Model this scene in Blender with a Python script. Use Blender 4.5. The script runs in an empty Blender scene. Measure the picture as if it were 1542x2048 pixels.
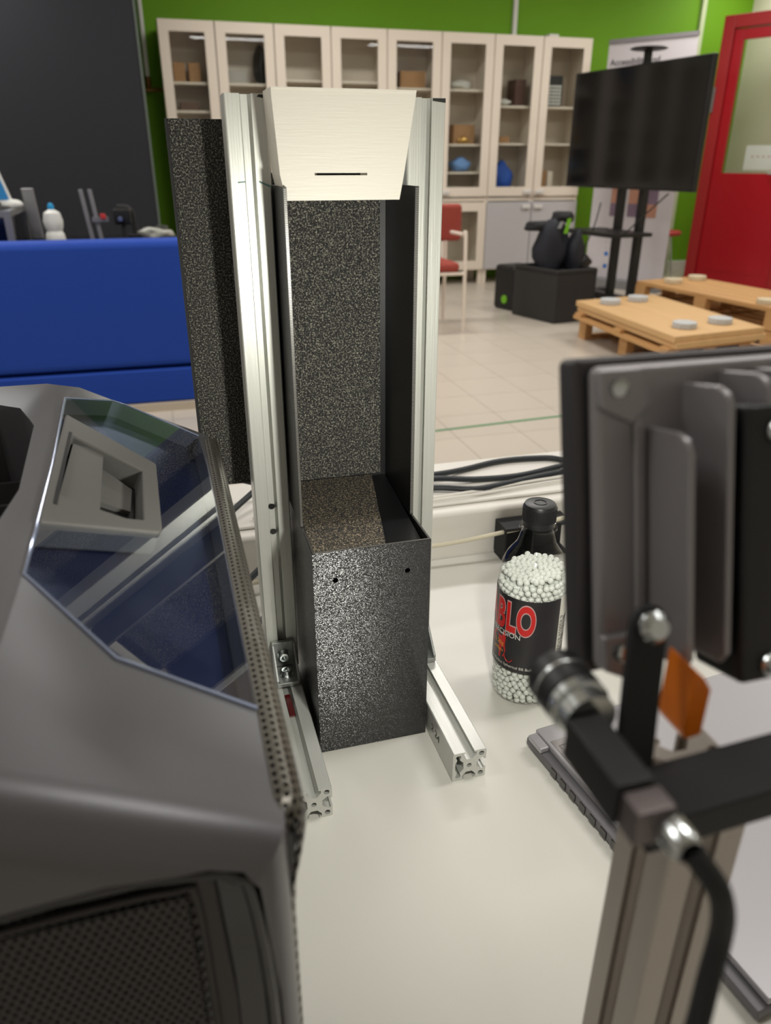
import bpy, bmesh, math, random
from mathutils import Vector, Matrix
random.seed(7)
S = bpy.context.scene
COL = S.collection
R = math.radians

# ------------------------------------------------------------------ camera
cam_d = bpy.data.cameras.new('camera'); cam = bpy.data.objects.new('camera', cam_d); COL.objects.link(cam)
S.camera = cam
YAW, PITCH, ROLL = -.2767, .4371, .0016
_cy, _sy = math.cos(YAW), math.sin(YAW)
fwd = Vector((-_sy*math.cos(PITCH), _cy*math.cos(PITCH), -math.sin(PITCH)))
rt = Vector((_cy, _sy, 0)); up = rt.cross(fwd)
rr = math.cos(ROLL)*rt + math.sin(ROLL)*up; uu = -math.sin(ROLL)*rt + math.cos(ROLL)*up
m = Matrix((rr, uu, -fwd)).transposed().to_4x4(); m.translation = Vector((-.052, -.4433, .4808))
cam.matrix_world = m
cam_d.sensor_fit = 'VERTICAL'; cam_d.sensor_height = 36; cam_d.sensor_width = 27.1
cam_d.lens = 1504.8/2048*36
cam_d.clip_start = .02; cam_d.clip_end = 60
cam_d.dof.use_dof = True; cam_d.dof.focus_distance = .66; cam_d.dof.aperture_fstop = 8.0

# ------------------------------------------------------------------ light and exposure
S.view_settings.view_transform = 'Standard'; S.view_settings.look = 'None'
S.view_settings.exposure = 0.0; S.view_settings.gamma = 1.0; S.view_settings.use_curve_mapping = False
w = bpy.data.worlds.new('world'); S.world = w; w.use_nodes = True
w.node_tree.nodes['Background'].inputs[0].default_value = (.9, .92, 1, 1)
w.node_tree.nodes['Background'].inputs[1].default_value = .15

def area(name, loc, rot, sx, sy, power, color=(1, .95, .88), spread=180):
    d = bpy.data.lights.new(name, 'AREA'); d.shape = 'RECTANGLE'; d.size = sx; d.size_y = sy
    d.energy = power; d.color = color; d.spread = R(spread)
    o = bpy.data.objects.new(name, d); COL.objects.link(o); o.location = loc; o.rotation_euler = rot
    return o
CEIL = 2.35
for i, (x, y) in enumerate([(-1.6, .2), (1.4, .2), (4.4, .2), (-1.6, 3.0), (1.4, 3.0), (4.4, 3.0), (-1.6, 5.6), (1.4, 5.6), (4.4, 5.6)]):
    area('ceiling_light', (x, y, CEIL-.06), (0, 0, 0), 1.2, .3, 37 if y > 1 else 19, (1, .975, .94))
area('partition_fill_light', (5.85, 7.0, CEIL-.06), (0, 0, 0), .3, .6, 11, (1, .975, .94))  # added fill without a fixture, brightens the partition behind the door glass
# light of the work lamp that faces the rig (the lamp housing is built further down)
LT = Vector((.0700, -.2380, .4256)); LV = Vector((0, -.254, -.967)); LU = Vector((1, 0, 0)); LW = Vector((0, -.967, .254))
lc = LT + LU*.036 + LV*.05 - LW*.025
lamp = area('work_lamp_light', lc, (0, 0, 0), .026, .026, 1.25, (1, .985, .90), 160)
lamp.rotation_euler = (-LW).to_track_quat('-Z', 'Y').to_euler()

# ------------------------------------------------------------------ materials
def lin(c):
    return tuple(((v/255)/12.92 if v/255 <= .04045 else ((v/255+.055)/1.055)**2.4) for v in c) + (1,)
MATS = {}
def mat(name, rgb, rough=.5, metal=0, spec=.5, bump=0, scale=200, stretch=(1, 1, 1), var=0, coat=0, aniso=0, ior=None, emit=None, distance=.0005, sheen=0):
    if name in MATS: return MATS[name]
    M = bpy.data.materials.new(name); M.use_nodes = True; N = M.node_tree.nodes; L = M.node_tree.links
    b = N['Principled BSDF']
    c = lin(rgb)
    b.inputs['Base Color'].default_value = c; b.inputs['Roughness'].default_value = rough
    b.inputs['Metallic'].default_value = metal; b.inputs['Specular IOR Level'].default_value = spec
    b.inputs['Coat Weight'].default_value = coat; b.inputs['Coat Roughness'].default_value = .05
    if sheen: b.inputs['Sheen Weight'].default_value = sheen
    if ior: b.inputs['IOR'].default_value = ior
    if aniso:
        b.inputs['Anisotropic'].default_value = aniso
    if bump or var:
        tc = N.new('ShaderNodeTexCoord'); mp = N.new('ShaderNodeMapping'); mp.inputs['Scale'].default_value = stretch
        L.new(tc.outputs['Object'], mp.inputs[0])
        nz = N.new('ShaderNodeTexNoise'); nz.inputs['Scale'].default_value = scale; nz.inputs['Detail'].default_value = 4
        L.new(mp.outputs[0], nz.inputs['Vector'])
        if bump:
            bp = N.new('ShaderNodeBump'); bp.inputs['Strength'].default_value = bump; bp.inputs['Distance'].default_value = distance
            L.new(nz.outputs[0], bp.inputs['Height']); L.new(bp.outputs[0], b.inputs['Normal'])
        if var:
            mx = N.new('ShaderNodeMix'); mx.data_type = 'RGBA'
            mx.inputs[6].default_value = tuple(v*(1-var) for v in c[:3])+(1,); mx.inputs[7].default_value = tuple(min(1, v*(1+var)) for v in c[:3])+(1,)
            L.new(nz.outputs[0], mx.inputs[0]); L.new(mx.outputs[2], b.inputs['Base Color'])
    if emit:
        b.inputs['Emission Color'].default_value = c; b.inputs['Emission Strength'].default_value = emit
    MATS[name] = M; return M
def glass(name, tint=(1, 1, 1), ior=1.45, rough=.01):
    M = bpy.data.materials.new(name); M.use_nodes = True; N = M.node_tree.nodes; L = M.node_tree.links
    N.remove(N['Principled BSDF']); out = N['Material Output']
    tr = N.new('ShaderNodeBsdfTransparent'); tr.inputs[0].default_value = tint+(1,)
    gl = N.new('ShaderNodeBsdfGlossy'); gl.inputs['Roughness'].default_value = rough
    fr = N.new('ShaderNodeFresnel'); fr.inputs[0].default_value = ior
    ge = N.new('ShaderNodeNewGeometry'); ml = N.new('ShaderNodeMath'); ml.operation = 'MULTIPLY'; iv = N.new('ShaderNodeMath'); iv.operation = 'SUBTRACT'; iv.inputs[0].default_value = 1
    L.new(ge.outputs['Backfacing'], iv.inputs[1]); L.new(fr.outputs[0], ml.inputs[0]); L.new(iv.outputs[0], ml.inputs[1])
    mx = N.new('ShaderNodeMixShader'); L.new(ml.outputs[0], mx.inputs[0]); L.new(tr.outputs[0], mx.inputs[1]); L.new(gl.outputs[0], mx.inputs[2])
    L.new(mx.outputs[0], out.inputs[0]); return M

alu_z = mat('brushed_aluminium_upright', (202, 203, 196), .38, .45, bump=.2, scale=900, stretch=(1, 1, .02), var=.08)
alu_y = mat('brushed_aluminium_rail', (204, 205, 200), .38, .45, bump=.2, scale=900, stretch=(1, .02, 1), var=.08)
alu_x = mat('cast_aluminium', (150, 150, 152), .42, .7, bump=.1, scale=700)
steel = mat('zinc_plated_steel', (200, 205, 205), .2, 1)
zinc = mat('cast_zinc_bracket', (150, 152, 150), .45, .7, bump=.3, scale=500)
black_plastic = mat('black_plastic', (18, 18, 20), .45)
matte_black = mat('matte_black', (20, 20, 22), .7)
gloss_black = mat('glossy_black', (8, 8, 10), .08, coat=.5)
white_pla = mat('white_printed_plastic', (224, 219, 206), .45, bump=.25, scale=900, stretch=(.05, .05, 1))
desk_white = mat('white_laminate', (209, 207, 199), .38, bump=.04, scale=900, var=.02)
duct_white = mat('white_painted_duct', (232, 228, 220), .4)
cream = mat('cream_frame', (228, 216, 200), .45)
cabinet_grey = mat('pale_grey_door', (186, 183, 184), .5)
shell_grey = mat('charcoal_shell', (98, 98, 101), .36, .38, bump=.06, scale=1500)
frame_grey = mat('dusty_grey_plastic', (82, 81, 78), .6, bump=.15, scale=1200, var=.12)
navy = mat('navy_gloss_liner', (22, 27, 48), .3, var=.2, scale=60)
rubber = mat('black_rubber', (22, 24, 27), .5)
blue_fabric = mat('royal_blue_upholstery', (0, 60, 160), .75, bump=.3, scale=1200)
green_wall = mat('lime_green_paint', (106, 160, 0), .7, var=.03, scale=3)
wood = mat('pine_boards', (196, 150, 96), .65, bump=.3, scale=30, stretch=(1, .08, 1), var=.2, distance=.002)
plywood = mat('plywood_face', (208, 168, 116), .6, scale=14, stretch=(1, .1, 1), var=.14)
red_paint = mat('red_lacquer', (168, 14, 30), .35)
red_dark = mat('red_frame_lacquer', (164, 36, 40), .4)
screen_black = mat('dark_screen', (10, 12, 16), .14)
red_fabric = mat('rust_red_fabric', (152, 62, 50), .8)
cable_grey = mat('cable_sheath', (38, 44, 48), .45)
cable_white = mat('off_white_cable', (214, 206, 182), .45)
cardboard = mat('cardboard', (168, 128, 88), .8, var=.1, scale=20)
orange = mat('orange_plastic', (228, 118, 10), .35)
clear = glass('clear_plastic', (.96, .97, .97), 1.4)
window_glass = glass('window_glass', (.94, .95, .94), 1.45)
cover_glass = glass('tinted_cover', (.88, .92, 1), 2.25, .02)

def printed_black():
    M = bpy.data.materials.new('black_layered_print'); M.use_nodes = True; N = M.node_tree.nodes; L = M.node_tree.links
    b = N['Principled BSDF']; b.inputs['Base Color'].default_value = lin((17, 17, 19)); b.inputs['Roughness'].default_value = .26
    b.inputs['Specular IOR Level'].default_value = .8
    tc = N.new('ShaderNodeTexCoord'); ge = N.new('ShaderNodeNewGeometry')
    mp = N.new('ShaderNodeMapping'); mp.inputs['Scale'].default_value = (2400, 2400, 4600)
    fl_ = N.new('ShaderNodeVectorMath'); fl_.operation = 'FLOOR'; wn = N.new('ShaderNodeTexWhiteNoise'); wn.noise_dimensions = '3D'
    L.new(tc.outputs['Object'], mp.inputs[0]); L.new(mp.outputs[0], fl_.inputs[0]); L.new(fl_.outputs[0], wn.inputs['Vector'])
    sb_ = N.new('ShaderNodeVectorMath'); sb_.operation = 'SUBTRACT'; sb_.inputs[1].default_value = (.5, .5, .5); L.new(wn.outputs['Color'], sb_.inputs[0])
    sc = N.new('ShaderNodeVectorMath'); sc.operation = 'MULTIPLY'; sc.inputs[1].default_value = (.11, .11, 1.9); L.new(sb_.outputs[0], sc.inputs[0])
    ad = N.new('ShaderNodeVectorMath'); ad.operation = 'ADD'; L.new(sc.outputs[0], ad.inputs[0]); L.new(ge.outputs['Normal'], ad.inputs[1])
    nn = N.new('ShaderNodeVectorMath'); nn.operation = 'NORMALIZE'; L.new(ad.outputs[0], nn.inputs[0]); L.new(nn.outputs[0], b.inputs['Normal'])
    return M
print_black = printed_black()
wall_black = mat('smooth_black_print', (15, 15, 17), .42, bump=.1, scale=900, stretch=(.1, .1, 1))
def foam_mat(name, glint):
    M = bpy.data.materials.new(name); M.use_nodes = True; N = M.node_tree.nodes; L = M.node_tree.links
    b = N['Principled BSDF']; b.inputs['Roughness'].default_value = .9
    tc = N.new('ShaderNodeTexCoord')
    nz = N.new('ShaderNodeTexNoise'); nz.inputs['Scale'].default_value = 700; nz.inputs['Detail'].default_value = 3; nz.inputs['Roughness'].default_value = .75
    n2 = N.new('ShaderNodeTexNoise'); n2.inputs['Scale'].default_value = 55
    L.new(tc.outputs['Object'], nz.inputs[0]); L.new(tc.outputs['Object'], n2.inputs[0])
    cr = N.new('ShaderNodeValToRGB'); cr.color_ramp.elements[0].position = .50; cr.color_ramp.elements[0].color = lin((30, 30, 30))
    cr.color_ramp.elements[1].position = .74; cr.color_ramp.elements[1].color = lin(glint)  # glints of the foam cells painted as pale specks
    L.new(nz.outputs[0], cr.inputs[0]); L.new(cr.outputs[0], b.inputs['Base Color'])
    bp = N.new('ShaderNodeBump'); bp.inputs['Strength'].default_value = .6; bp.inputs['Distance'].default_value = .0006
    L.new(nz.outputs[0], bp.inputs['Height']); L.new(bp.outputs[0], b.inputs['Normal'])
    return M
foam = foam_mat('open_cell_foam', (176, 172, 156))
foam_warm = foam_mat('brown_lit_open_cell_foam', (186, 168, 138))  # same foam, with the brown light on the ramp put into its colour

# ------------------------------------------------------------------ mesh helpers
class MB:
    def __init__(s): s.v = []; s.f = []; s.sm = False
    def add(s, vs, fs):
        k = len(s.v); s.v += [tuple(v) for v in vs]; s.f += [tuple(i+k for i in f) for f in fs]; return s
    def box(s, x0, x1, y0, y1, z0, z1):
        return s.add([(x0, y0, z0), (x1, y0, z0), (x1, y1, z0), (x0, y1, z0), (x0, y0, z1), (x1, y0, z1), (x1, y1, z1), (x0, y1, z1)],
                     [(3, 2, 1, 0), (4, 5, 6, 7), (0, 1, 5, 4), (1, 2, 6, 5), (2, 3, 7, 6), (3, 0, 4, 7)])
    def obox(s, o, a, b, c):   # box from corner o spanned by vectors a, b, c
        o, a, b, c = map(Vector, (o, a, b, c))
        if a.cross(b).dot(c) < 0: a, b = b, a
        return s.add([o, o+a, o+a+b, o+b, o+c, o+a+c, o+a+b+c, o+b+c], [(3, 2, 1, 0), (4, 5, 6, 7), (0, 1, 5, 4), (1, 2, 6, 5), (2, 3, 7, 6), (3, 0, 4, 7)])
    def prism(s, poly, d):     # poly: list of 3-D points (planar), extruded by d
        d = Vector(d); P = [Vector(p) for p in poly]; n = len(P)
        nn = sum(((P[i]-P[0]).cross(P[(i+1) % n]-P[0]) for i in range(1, n-1)), Vector())
        if nn.dot(d) < 0: P.reverse()
        return s.add(P+[p+d for p in P], [tuple(range(n-1, -1, -1)), tuple(range(n, 2*n))]+[(i, (i+1) % n, n+(i+1) % n, n+i) for i in range(n)])
    def cyl(s, p0, p1, r0, r1=None, n=20, caps=True):
        p0, p1 = Vector(p0), Vector(p1); r1 = r0 if r1 is None else r1
        z = (p1-p0).normalized(); x = z.orthogonal().normalized(); y = z.cross(x)
        vs = []
        for p, r in ((p0, r0), (p1, r1)):
            vs += [p+x*r*math.cos(2*math.pi*i/n)+y*r*math.sin(2*math.pi*i/n) for i in range(n)]
        fs = [(i, (i+1) % n, n+(i+1) % n, n+i) for i in range(n)]
        if caps: fs += [tuple(range(n-1, -1, -1)), tuple(range(n, 2*n))]
        return s.add(vs, fs)
    def lathe(s, prof, c=(0, 0, 0), axis=(0, 0, 1), n=40):   # prof: (r, h) list
        c = Vector(c); z = Vector(axis).normalized(); x = z.orthogonal().normalized(); y = z.cross(x); vs = []; fs = []
        for r, h in prof: vs += [c+z*h+x*r*math.cos(2*math.pi*i/n)+y*r*math.sin(2*math.pi*i/n) for i in range(n)]
        for k in range(len(prof)-1):
            for i in range(n): fs.append((k*n+i, k*n+(i+1) % n, (k+1)*n+(i+1) % n, (k+1)*n+i))
        return s.add(vs, fs)
    def tube(s, pts, r, n=10, smooth=6):
        P = [Vector(p) for p in pts]
        if smooth > 1 and len(P) > 2:
            Q = []
            for i in range(len(P)-1):
                a = P[max(i-1, 0)]; b = P[i]; c = P[i+1]; d = P[min(i+2, len(P)-1)]
                for k in range(smooth):
                    t = k/smooth; Q.append(.5*((2*b)+(c-a)*t+(2*a-5*b+4*c-d)*t*t+(3*b-a-3*c+d)*t**3))
            Q.append(P[-1]); P = Q
        vs = []; fs = []; pn = None
        for i, p in enumerate(P):
            t = (P[min(i+1, len(P)-1)]-P[max(i-1, 0)]).normalized()
            x = t.orthogonal().normalized() if pn is None else (pn-t*pn.dot(t)).normalized()
            pn = x; y = t.cross(x)
            vs += [p+x*r*math.cos(2*math.pi*k/n)+y*r*math.sin(2*math.pi*k/n) for k in range(n)]
        for i in range(len(P)-1):
            for k in range(n): fs.append((i*n+k, i*n+(k+1) % n, (i+1)*n+(k+1) % n, (i+1)*n+k))
        fs += [tuple(range(n-1, -1, -1)), tuple(range(len(vs)-n, len(vs)))]
        return s.add(vs, fs)
    def build(s, name, m, parent=None, smooth=False, bevel=0, seg=2, angle=40, **props):
        me = bpy.data.meshes.new(name); me.from_pydata(s.v, [], s.f); me.update()
        return link(name, me, m, parent, smooth, bevel, seg, angle, **props)
def link(name, me, m, parent=None, smooth=False, bevel=0, seg=2, angle=40, **props):
    o = bpy.data.objects.new(name, me); COL.objects.link(o)
    if m is not None: me.materials.clear(); me.materials.append(m)
    if smooth or bevel:
        for p in me.polygons: p.use_smooth = True
        bm = bmesh.new(); bm.from_mesh(me)
        for e in bm.edges:
            if len(e.link_faces) == 2 and e.calc_face_angle(0) > R(angle): e.smooth = False
        bm.to_mesh(me); bm.free()
    if bevel:
        b = o.modifiers.new('bevel', 'BEVEL'); b.width = bevel; b.segments = seg; b.limit_method = 'ANGLE'; b.angle_limit = R(angle)
        b.harden_normals = False
        for e in me.edges: e.use_edge_sharp = False
        s2 = o.modifiers.new('wn', 'WEIGHTED_NORMAL'); s2.keep_sharp = False
    if parent is not None: o.parent = parent
    for k, v in props.items(): o[k] = v
    return o
def thing(name, label, cat, group=None, loc=(0, 0, 0)):
    o = bpy.data.objects.new(name, None); COL.objects.link(o); o.empty_display_size = .05; o.location = loc
    o['label'] = label; o['category'] = cat
    if group: o['group'] = group
    return o
def tag(o, label, cat, group=None):
    o['label'] = label; o['category'] = cat
    if group: o['group'] = group
    return o
def put(o, loc, rz=0):
    o.location = loc; o.rotation_euler = (0, 0, rz); return o
def bake(o):   # apply modifiers
    bpy.context.view_layer.update()
    dg = bpy.context.evaluated_depsgraph_get(); me = bpy.data.meshes.new_from_object(o.evaluated_get(dg))
    o.modifiers.clear(); o.data = me; return o
def cut(o, cutters):
    for c in cutters:
        b = o.modifiers.new('cut', 'BOOLEAN'); b.operation = 'DIFFERENCE'; b.object = c; b.solver = 'EXACT'
    bake(o)
    for c in cutters: bpy.data.objects.remove(c)
    return o
def text_geo(body, size, extrude=0.0, align='LEFT', space=1.0, offset=0.0):
    cu = bpy.data.curves.new('txt', 'FONT'); cu.body = body; cu.size = size; cu.extrude = extrude; cu.align_x = align; cu.space_character = space; cu.offset = offset
    o = bpy.data.objects.new('txt', cu); COL.objects.link(o); bpy.context.view_layer.update()
    me = bpy.data.meshes.new_from_object(o.evaluated_get(bpy.context.evaluated_depsgraph_get()))
    v = [tuple(x.co) for x in me.vertices]; f = [tuple(p.vertices) for p in me.polygons]
    bpy.data.objects.remove(o); bpy.data.meshes.remove(me); return v, f
def writing(name, body, size, m, fn, parent, **k):
    v, f = text_geo(body, size, **k); mb = MB(); mb.add([fn(*p) for p in v], f); return mb.build(name, m, parent)

# extruded aluminium profile: outline with T-slots, holes; extruded along local +Z
def profile_mesh(slots, length, L=.030):
    h = L/2
    def slot():
        return [(-.0041, h), (-.0041, h-.0016), (-.006, h-.0016), (-.006, h-.0042), (-.0026, h-.0082), (.0026, h-.0082), (.006, h-.0042), (.006, h-.0016), (.0041, h-.0016), (.0041, h)]
    out = []
    for side, ang in (('N', 0), ('E', -90), ('S', 180), ('W', 90)):
        c, s_ = math.cos(R(ang)), math.sin(R(ang))
        pts = [(-h+.0008, h)] + (slot() if side in slots else []) + [(h-.0008, h), (h, h-.0008)]
        out += [(x*c-y*s_, x*s_+y*c) for x, y in pts]
    holes = [[(.0022*math.cos(a*math.pi/6), .0022*math.sin(a*math.pi/6)) for a in range(12)]]
    for cx, cy in ((.0107, .0107), (.0107, -.0107)):
        holes.append([(cx+.0024*math.cos(a*math.pi/6), cy+.0024*math.sin(a*math.pi/6)) for a in range(12)])
    holes.append([(-.0115, .012), (-.0085, .012), (-.0075, .0105), (-.0085, .009), (-.0088, .0072), (-.0055, .004), (-.0052, -.003), (-.0085, -.0068), (-.008, -.0085), (-.0075, -.0105), (-.0085, -.012), (-.0115, -.012), (-.0125, -.0105), (-.0115, -.0085), (-.0112, -.006), (-.0128, -.003), (-.0128, .004), (-.0112, .0072), (-.0115, .0085), (-.0125, .0105)])
    if 'W' in slots: holes = holes[:1]
    cu = bpy.data.curves.new('p', 'CURVE'); cu.dimensions = '2D'; cu.fill_mode = 'BOTH'; cu.extrude = length/2
    for poly in [out]+holes:
        sp = cu.splines.new('POLY'); sp.points.add(len(poly)-1); sp.use_cyclic_u = True
        for i, (x, y) in enumerate(poly): sp.points[i].co = (x, y, 0, 1)
    o = bpy.data.objects.new('p', cu); COL.objects.link(o); bpy.context.view_layer.update()
    me = bpy.data.meshes.new_from_object(o.evaluated_get(bpy.context.evaluated_depsgraph_get())); bpy.data.objects.remove(o)
    return me
def profile(name, m, parent, slots, length, centre, up, xdir):
    me = profile_mesh(slots, length); z = Vector(up).normalized(); x = Vector(xdir).normalized(); y = z.cross(x)
    M = Matrix((x, y, z)).transposed().to_4x4(); M.translation = Vector(centre); me.transform(M)
    for p in me.polygons: p.use_smooth = False
    return link(name, me, m, parent)
def perforated(f, u0, u1, v0, v1, du, dv, hole, depth, nseg=8):
    mb = MB(); row = 0; v = v0
    while v + dv <= v1+1e-9:
        u = u0 - (du/2 if row % 2 else 0)
        while u + du <= u1+du/2+1e-9:
            a, b = max(u, u0), min(u+du, u1); cu, cv = u+du/2, v+dv/2
            if a < cu-hole*du/2 and b > cu+hole*du/2:
                outer = [(b, cv), (b, v+dv), (cu, v+dv), (a, v+dv), (a, cv), (a, v), (cu, v), (b, v)]
                inn = [(cu+hole*du/2*math.cos(k*math.pi/4), cv+hole*dv/2*math.sin(k*math.pi/4)) for k in range(8)]
                mb.add([f(p, q, 0) for p, q in outer]+[f(p, q, 0) for p, q in inn]+[f(p, q, -depth) for p, q in inn],
                       [(k, (k+1) % 8, 8+(k+1) % 8, 8+k) for k in range(8)]+[(8+k, 8+(k+1) % 8, 16+(k+1) % 8, 16+k) for k in range(8)])
            u += du
        v += dv; row += 1
    return mb

# ================================================================== ROOM
FZ = -.70
fl = MB().box(-3.2, 7.2, -2.2, 9.2, FZ-.05, FZ-.003).build('floor', mat('tile_joint', (182, 172, 158), .5), kind='structure')
tile_m = mat('beige_floor_tile', (200, 190, 176), .3, var=.04, scale=3)
T = .32
me = None
for i in range(16):
    for j in range(18):
        if me is None:
            t = MB().box(0, T-.003, 0, T-.003, -.006, 0).build('tile', tile_m, fl); me = t.data
            vv = [v.co.copy() for v in me.vertices]
        else:
            t = bpy.data.objects.new('tile', me); COL.objects.link(t); t.parent = fl
        t.location = (.55+i*T+.0015, 1.73+j*T+.0015, FZ)
def far_floor():
    mb = MB(); z = FZ
    for i in range(-12, 21):
        for j in range(-12, 24):
            if 0 <= i < 16 and 0 <= j < 18: continue
            x, y = .55+i*T+.0015, 1.73+j*T+.0015
            mb.add([(x, y, z), (x+T-.003, y, z), (x+T-.003, y+T-.003, z), (x, y+T-.003, z)], [(0, 1, 2, 3)])
    return mb.build('outer_tiles', tile_m, fl, kind='stuff')
far_floor()
MB().box(-3.2, 7.2, 7.7, 7.8, FZ, CEIL).build('wall_back', green_wall, kind='structure')
beige_wall = mat('beige_paint', (216, 211, 190), .7)
MB().box(-3.3, -3.2, -2.2, 7.8, FZ, CEIL).build('wall_left', mat('pale_paint', (205, 203, 198), .7), kind='structure')
MB().box(7.2, 7.3, -2.2, 7.8, FZ, CEIL).build('wall_right', beige_wall, kind='structure')
MB().box(-3.2, 7.2, -2.3, -2.2, FZ, CEIL).build('wall_front', MATS['pale_paint'], kind='structure')
MB().box(-3.2, 7.2, -2.2, 7.7, CEIL, CEIL+.05).build('ceiling', mat('white_ceiling', (215, 214, 210), .8), kind='structure')
MB().box(6.34, 6.42, 6.3, 7.7, FZ, CEIL).build('wall_partition', beige_wall, kind='structure')
MB().box(5.69, 5.74, 7.66, 7.7, FZ, CEIL).build('trim_1', mat('pale_green_trim', (196, 208, 168), .6), kind='structure')
MB().box(3.555, 3.595, 7.66, 7.7, 1.4, CEIL).build('trim_2', mat('white_paint', (226, 226, 220), .5), kind='structure')
MB().box(5.74, 6.34, 7.6, 7.7, FZ, FZ+.1).build('baseboard_back', MATS['white_paint'], kind='structure')
# pipe on the green wall
pp = thing('wall_pipe', 'thin white pipe with a valve on the green wall beside the black backdrop', 'pipe')
MB().cyl((.012, 7.64, CEIL), (.012, 7.64, 1.16), .02, n=12).build('pipe', MATS['white_paint'], pp, True)
MB().cyl((.012, 7.64, 1.16), (.012, 7.64, 1.06), .026, n=12).cyl((-.02, 7.6, 1.05), (.16, 7.62, 1.06), .016, n=10).build('valve', mat('brass', (120, 84, 40), .4, .6), pp, True)
# green tape on the floor
a, b = Vector((1.0, 2.792, FZ)), Vector((2.45, 2.893, FZ)); d = (b-a).normalized(); n_ = Vector((-d.y, d.x, 0))
tag(MB().obox(a, b-a, n_*.02, (0, 0, .0012)).build('floor_tape', mat('green_tape', (52, 128, 78), .4)), 'dark green tape line stuck across the beige tiled floor', 'tape')

# ------------------------------------------------------------------ black backdrop
bd = thing('backdrop_screen', 'tall smooth black backdrop panel covering the left of the green wall', 'backdrop')
MB().box(-3.1, -.046, 6.2, 6.24, FZ, 2.3).build('panel', mat('black_cloth', (24, 25, 32), .8), bd)
MB().box(-.046, -.03, 6.195, 6.245, FZ, 2.3).build('edge_strip', mat('grey_edge', (84, 92, 84), .5), bd)

# ------------------------------------------------------------------ cabinets
CX = [.129, .60, 1.105, 1.61, 2.13, 2.655, 3.18, 3.68, 4.20]
cab_labels = ['leftmost tall cream glass-door cabinet with cartons on its upper shelf', 'second tall cream glass-door cabinet from the left, holding a black bag',
 'third tall cream cabinet from the left, its shelf behind glass empty', 'fourth tall cream glass cabinet from the left, above the white funnel',
 'tall cream cabinet with a blue folder and cardboard box behind its glass', 'tall cream glass cabinet just right of the aluminium rig, behind the red chair',
 'tall cream cabinet with blue rucksack behind glass and grey lower door', 'rightmost tall cream glass cabinet with grey lower door, beside the screen']
inner = mat('cabinet_interior', (190, 180, 165), .7)
for k in range(8):
    x0, x1 = CX[k]+.003, CX[k+1]-.003; y0, y1 = 7.2, 7.62; zt = 1.55
    c = thing('display_cabinet', cab_labels[k], 'cabinet', 'tall cream cabinets along the green wall', (x0, y0, FZ))
    def P(mb): mb.v = [(v[0]-x0, v[1]-y0, v[2]-FZ) for v in mb.v]; return mb
    P(MB().box(x0, x0+.018, y0+.02, y1, FZ+.14, zt).box(x1-.018, x1, y0+.02, y1, FZ+.14, zt).box(x0, x1, y0+.02, y1, zt-.02, zt)
      .box(x0+.018, x1-.018, y1-.02, y1, FZ+.14, zt-.02).box(x0+.018, x1-.018, y0+.02, y1-.02, FZ+.14, FZ+.16).box(x0+.018, x1-.018, y0+.02, y1-.02, .11, .14)).build('carcass', cream, c)
    for lx in (x0, x1-.04):
        for ly in (y0+.03, y1-.06): P(MB().box(lx, lx+.04, ly, ly+.04, FZ, FZ+.14)).build('leg', cream, c)
    for sz in ((.42, .64, .86, 1.08), (.42, .64, .86, 1.08), (.5, .8, 1.12), (.5, .8, 1.12), (.5, .8, 1.08), (.36, .61, 1.08), (.62, .95), (.62, .95))[k]:
        P(MB().box(x0+.019, x1-.019, y0+.06, y1-.021, sz, sz+.018)).build('shelf', cream, c)
    def door(z0, z1, glassed, nm='door'):
        s = .085
        if glassed:
            d = P(MB().box(x0+.002, x0+s, y0, y0+.02, z0, z1).box(x1-s, x1-.002, y0, y0+.02, z0, z1).box(x0+s, x1-s, y0, y0+.02, z0, z0+s).box(x0+s, x1-s, y0, y0+.02, z1-s, z1)).build(nm, cream, c)
            P(MB().box(x0+s, x1-s, y0+.008, y0+.012, z0+s, z1-s)).build('pane', window_glass, d)
        else:
            d = P(MB().box(x0+.002, x1-.002, y0, y0+.018, z0, z1)).build(nm, cabinet_grey, c, label='pale grey door')
        return d
    d1 = door(.155, zt, True)
    d2 = door(FZ+.15, .10, k < 6)
    if k >= 5:
        hx = x1-.11 if k % 2 == 0 else x0+.02; steel_h = mat('pale_handle', (225, 222, 218), .3, .2)
        P(MB().box(hx, hx+.09, y0-.025, y0-.002, .035, .07)).build('handle', steel_h, d2, bevel=.004)
        P(MB().box(hx, hx+.09, y0-.025, y0-.002, .175, .21)).build('handle', steel_h, d1, bevel=.004)
def item(name, label, cat, x0, x1, z0, z1, m, y=7.42, dep=.1, bev=.004, group=None):
    return tag(MB().box(x0, x1, y-dep, y+dep, z0, z1).build(name, m, bevel=bev), label, cat, group)
item('carton', 'tan carton with white labels, left one in the leftmost cabinet', 'box', .23, .33, 1.099, 1.25, cardboard)
item('carton', 'tan carton with white labels, right one in the leftmost cabinet', 'box', .36, .46, 1.099, 1.25, cardboard)
item('storage_box', 'small brown box on the lower visible shelf of the leftmost cabinet', 'box', .26, .42, .879, .95, mat('brown_box', (104, 80, 66), .7))
item('storage_box', 'pale grey box on the shelf of the second cabinet', 'box', .70, .86, 1.099, 1.2, mat('pale_box', (176, 172, 164), .7))
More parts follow.
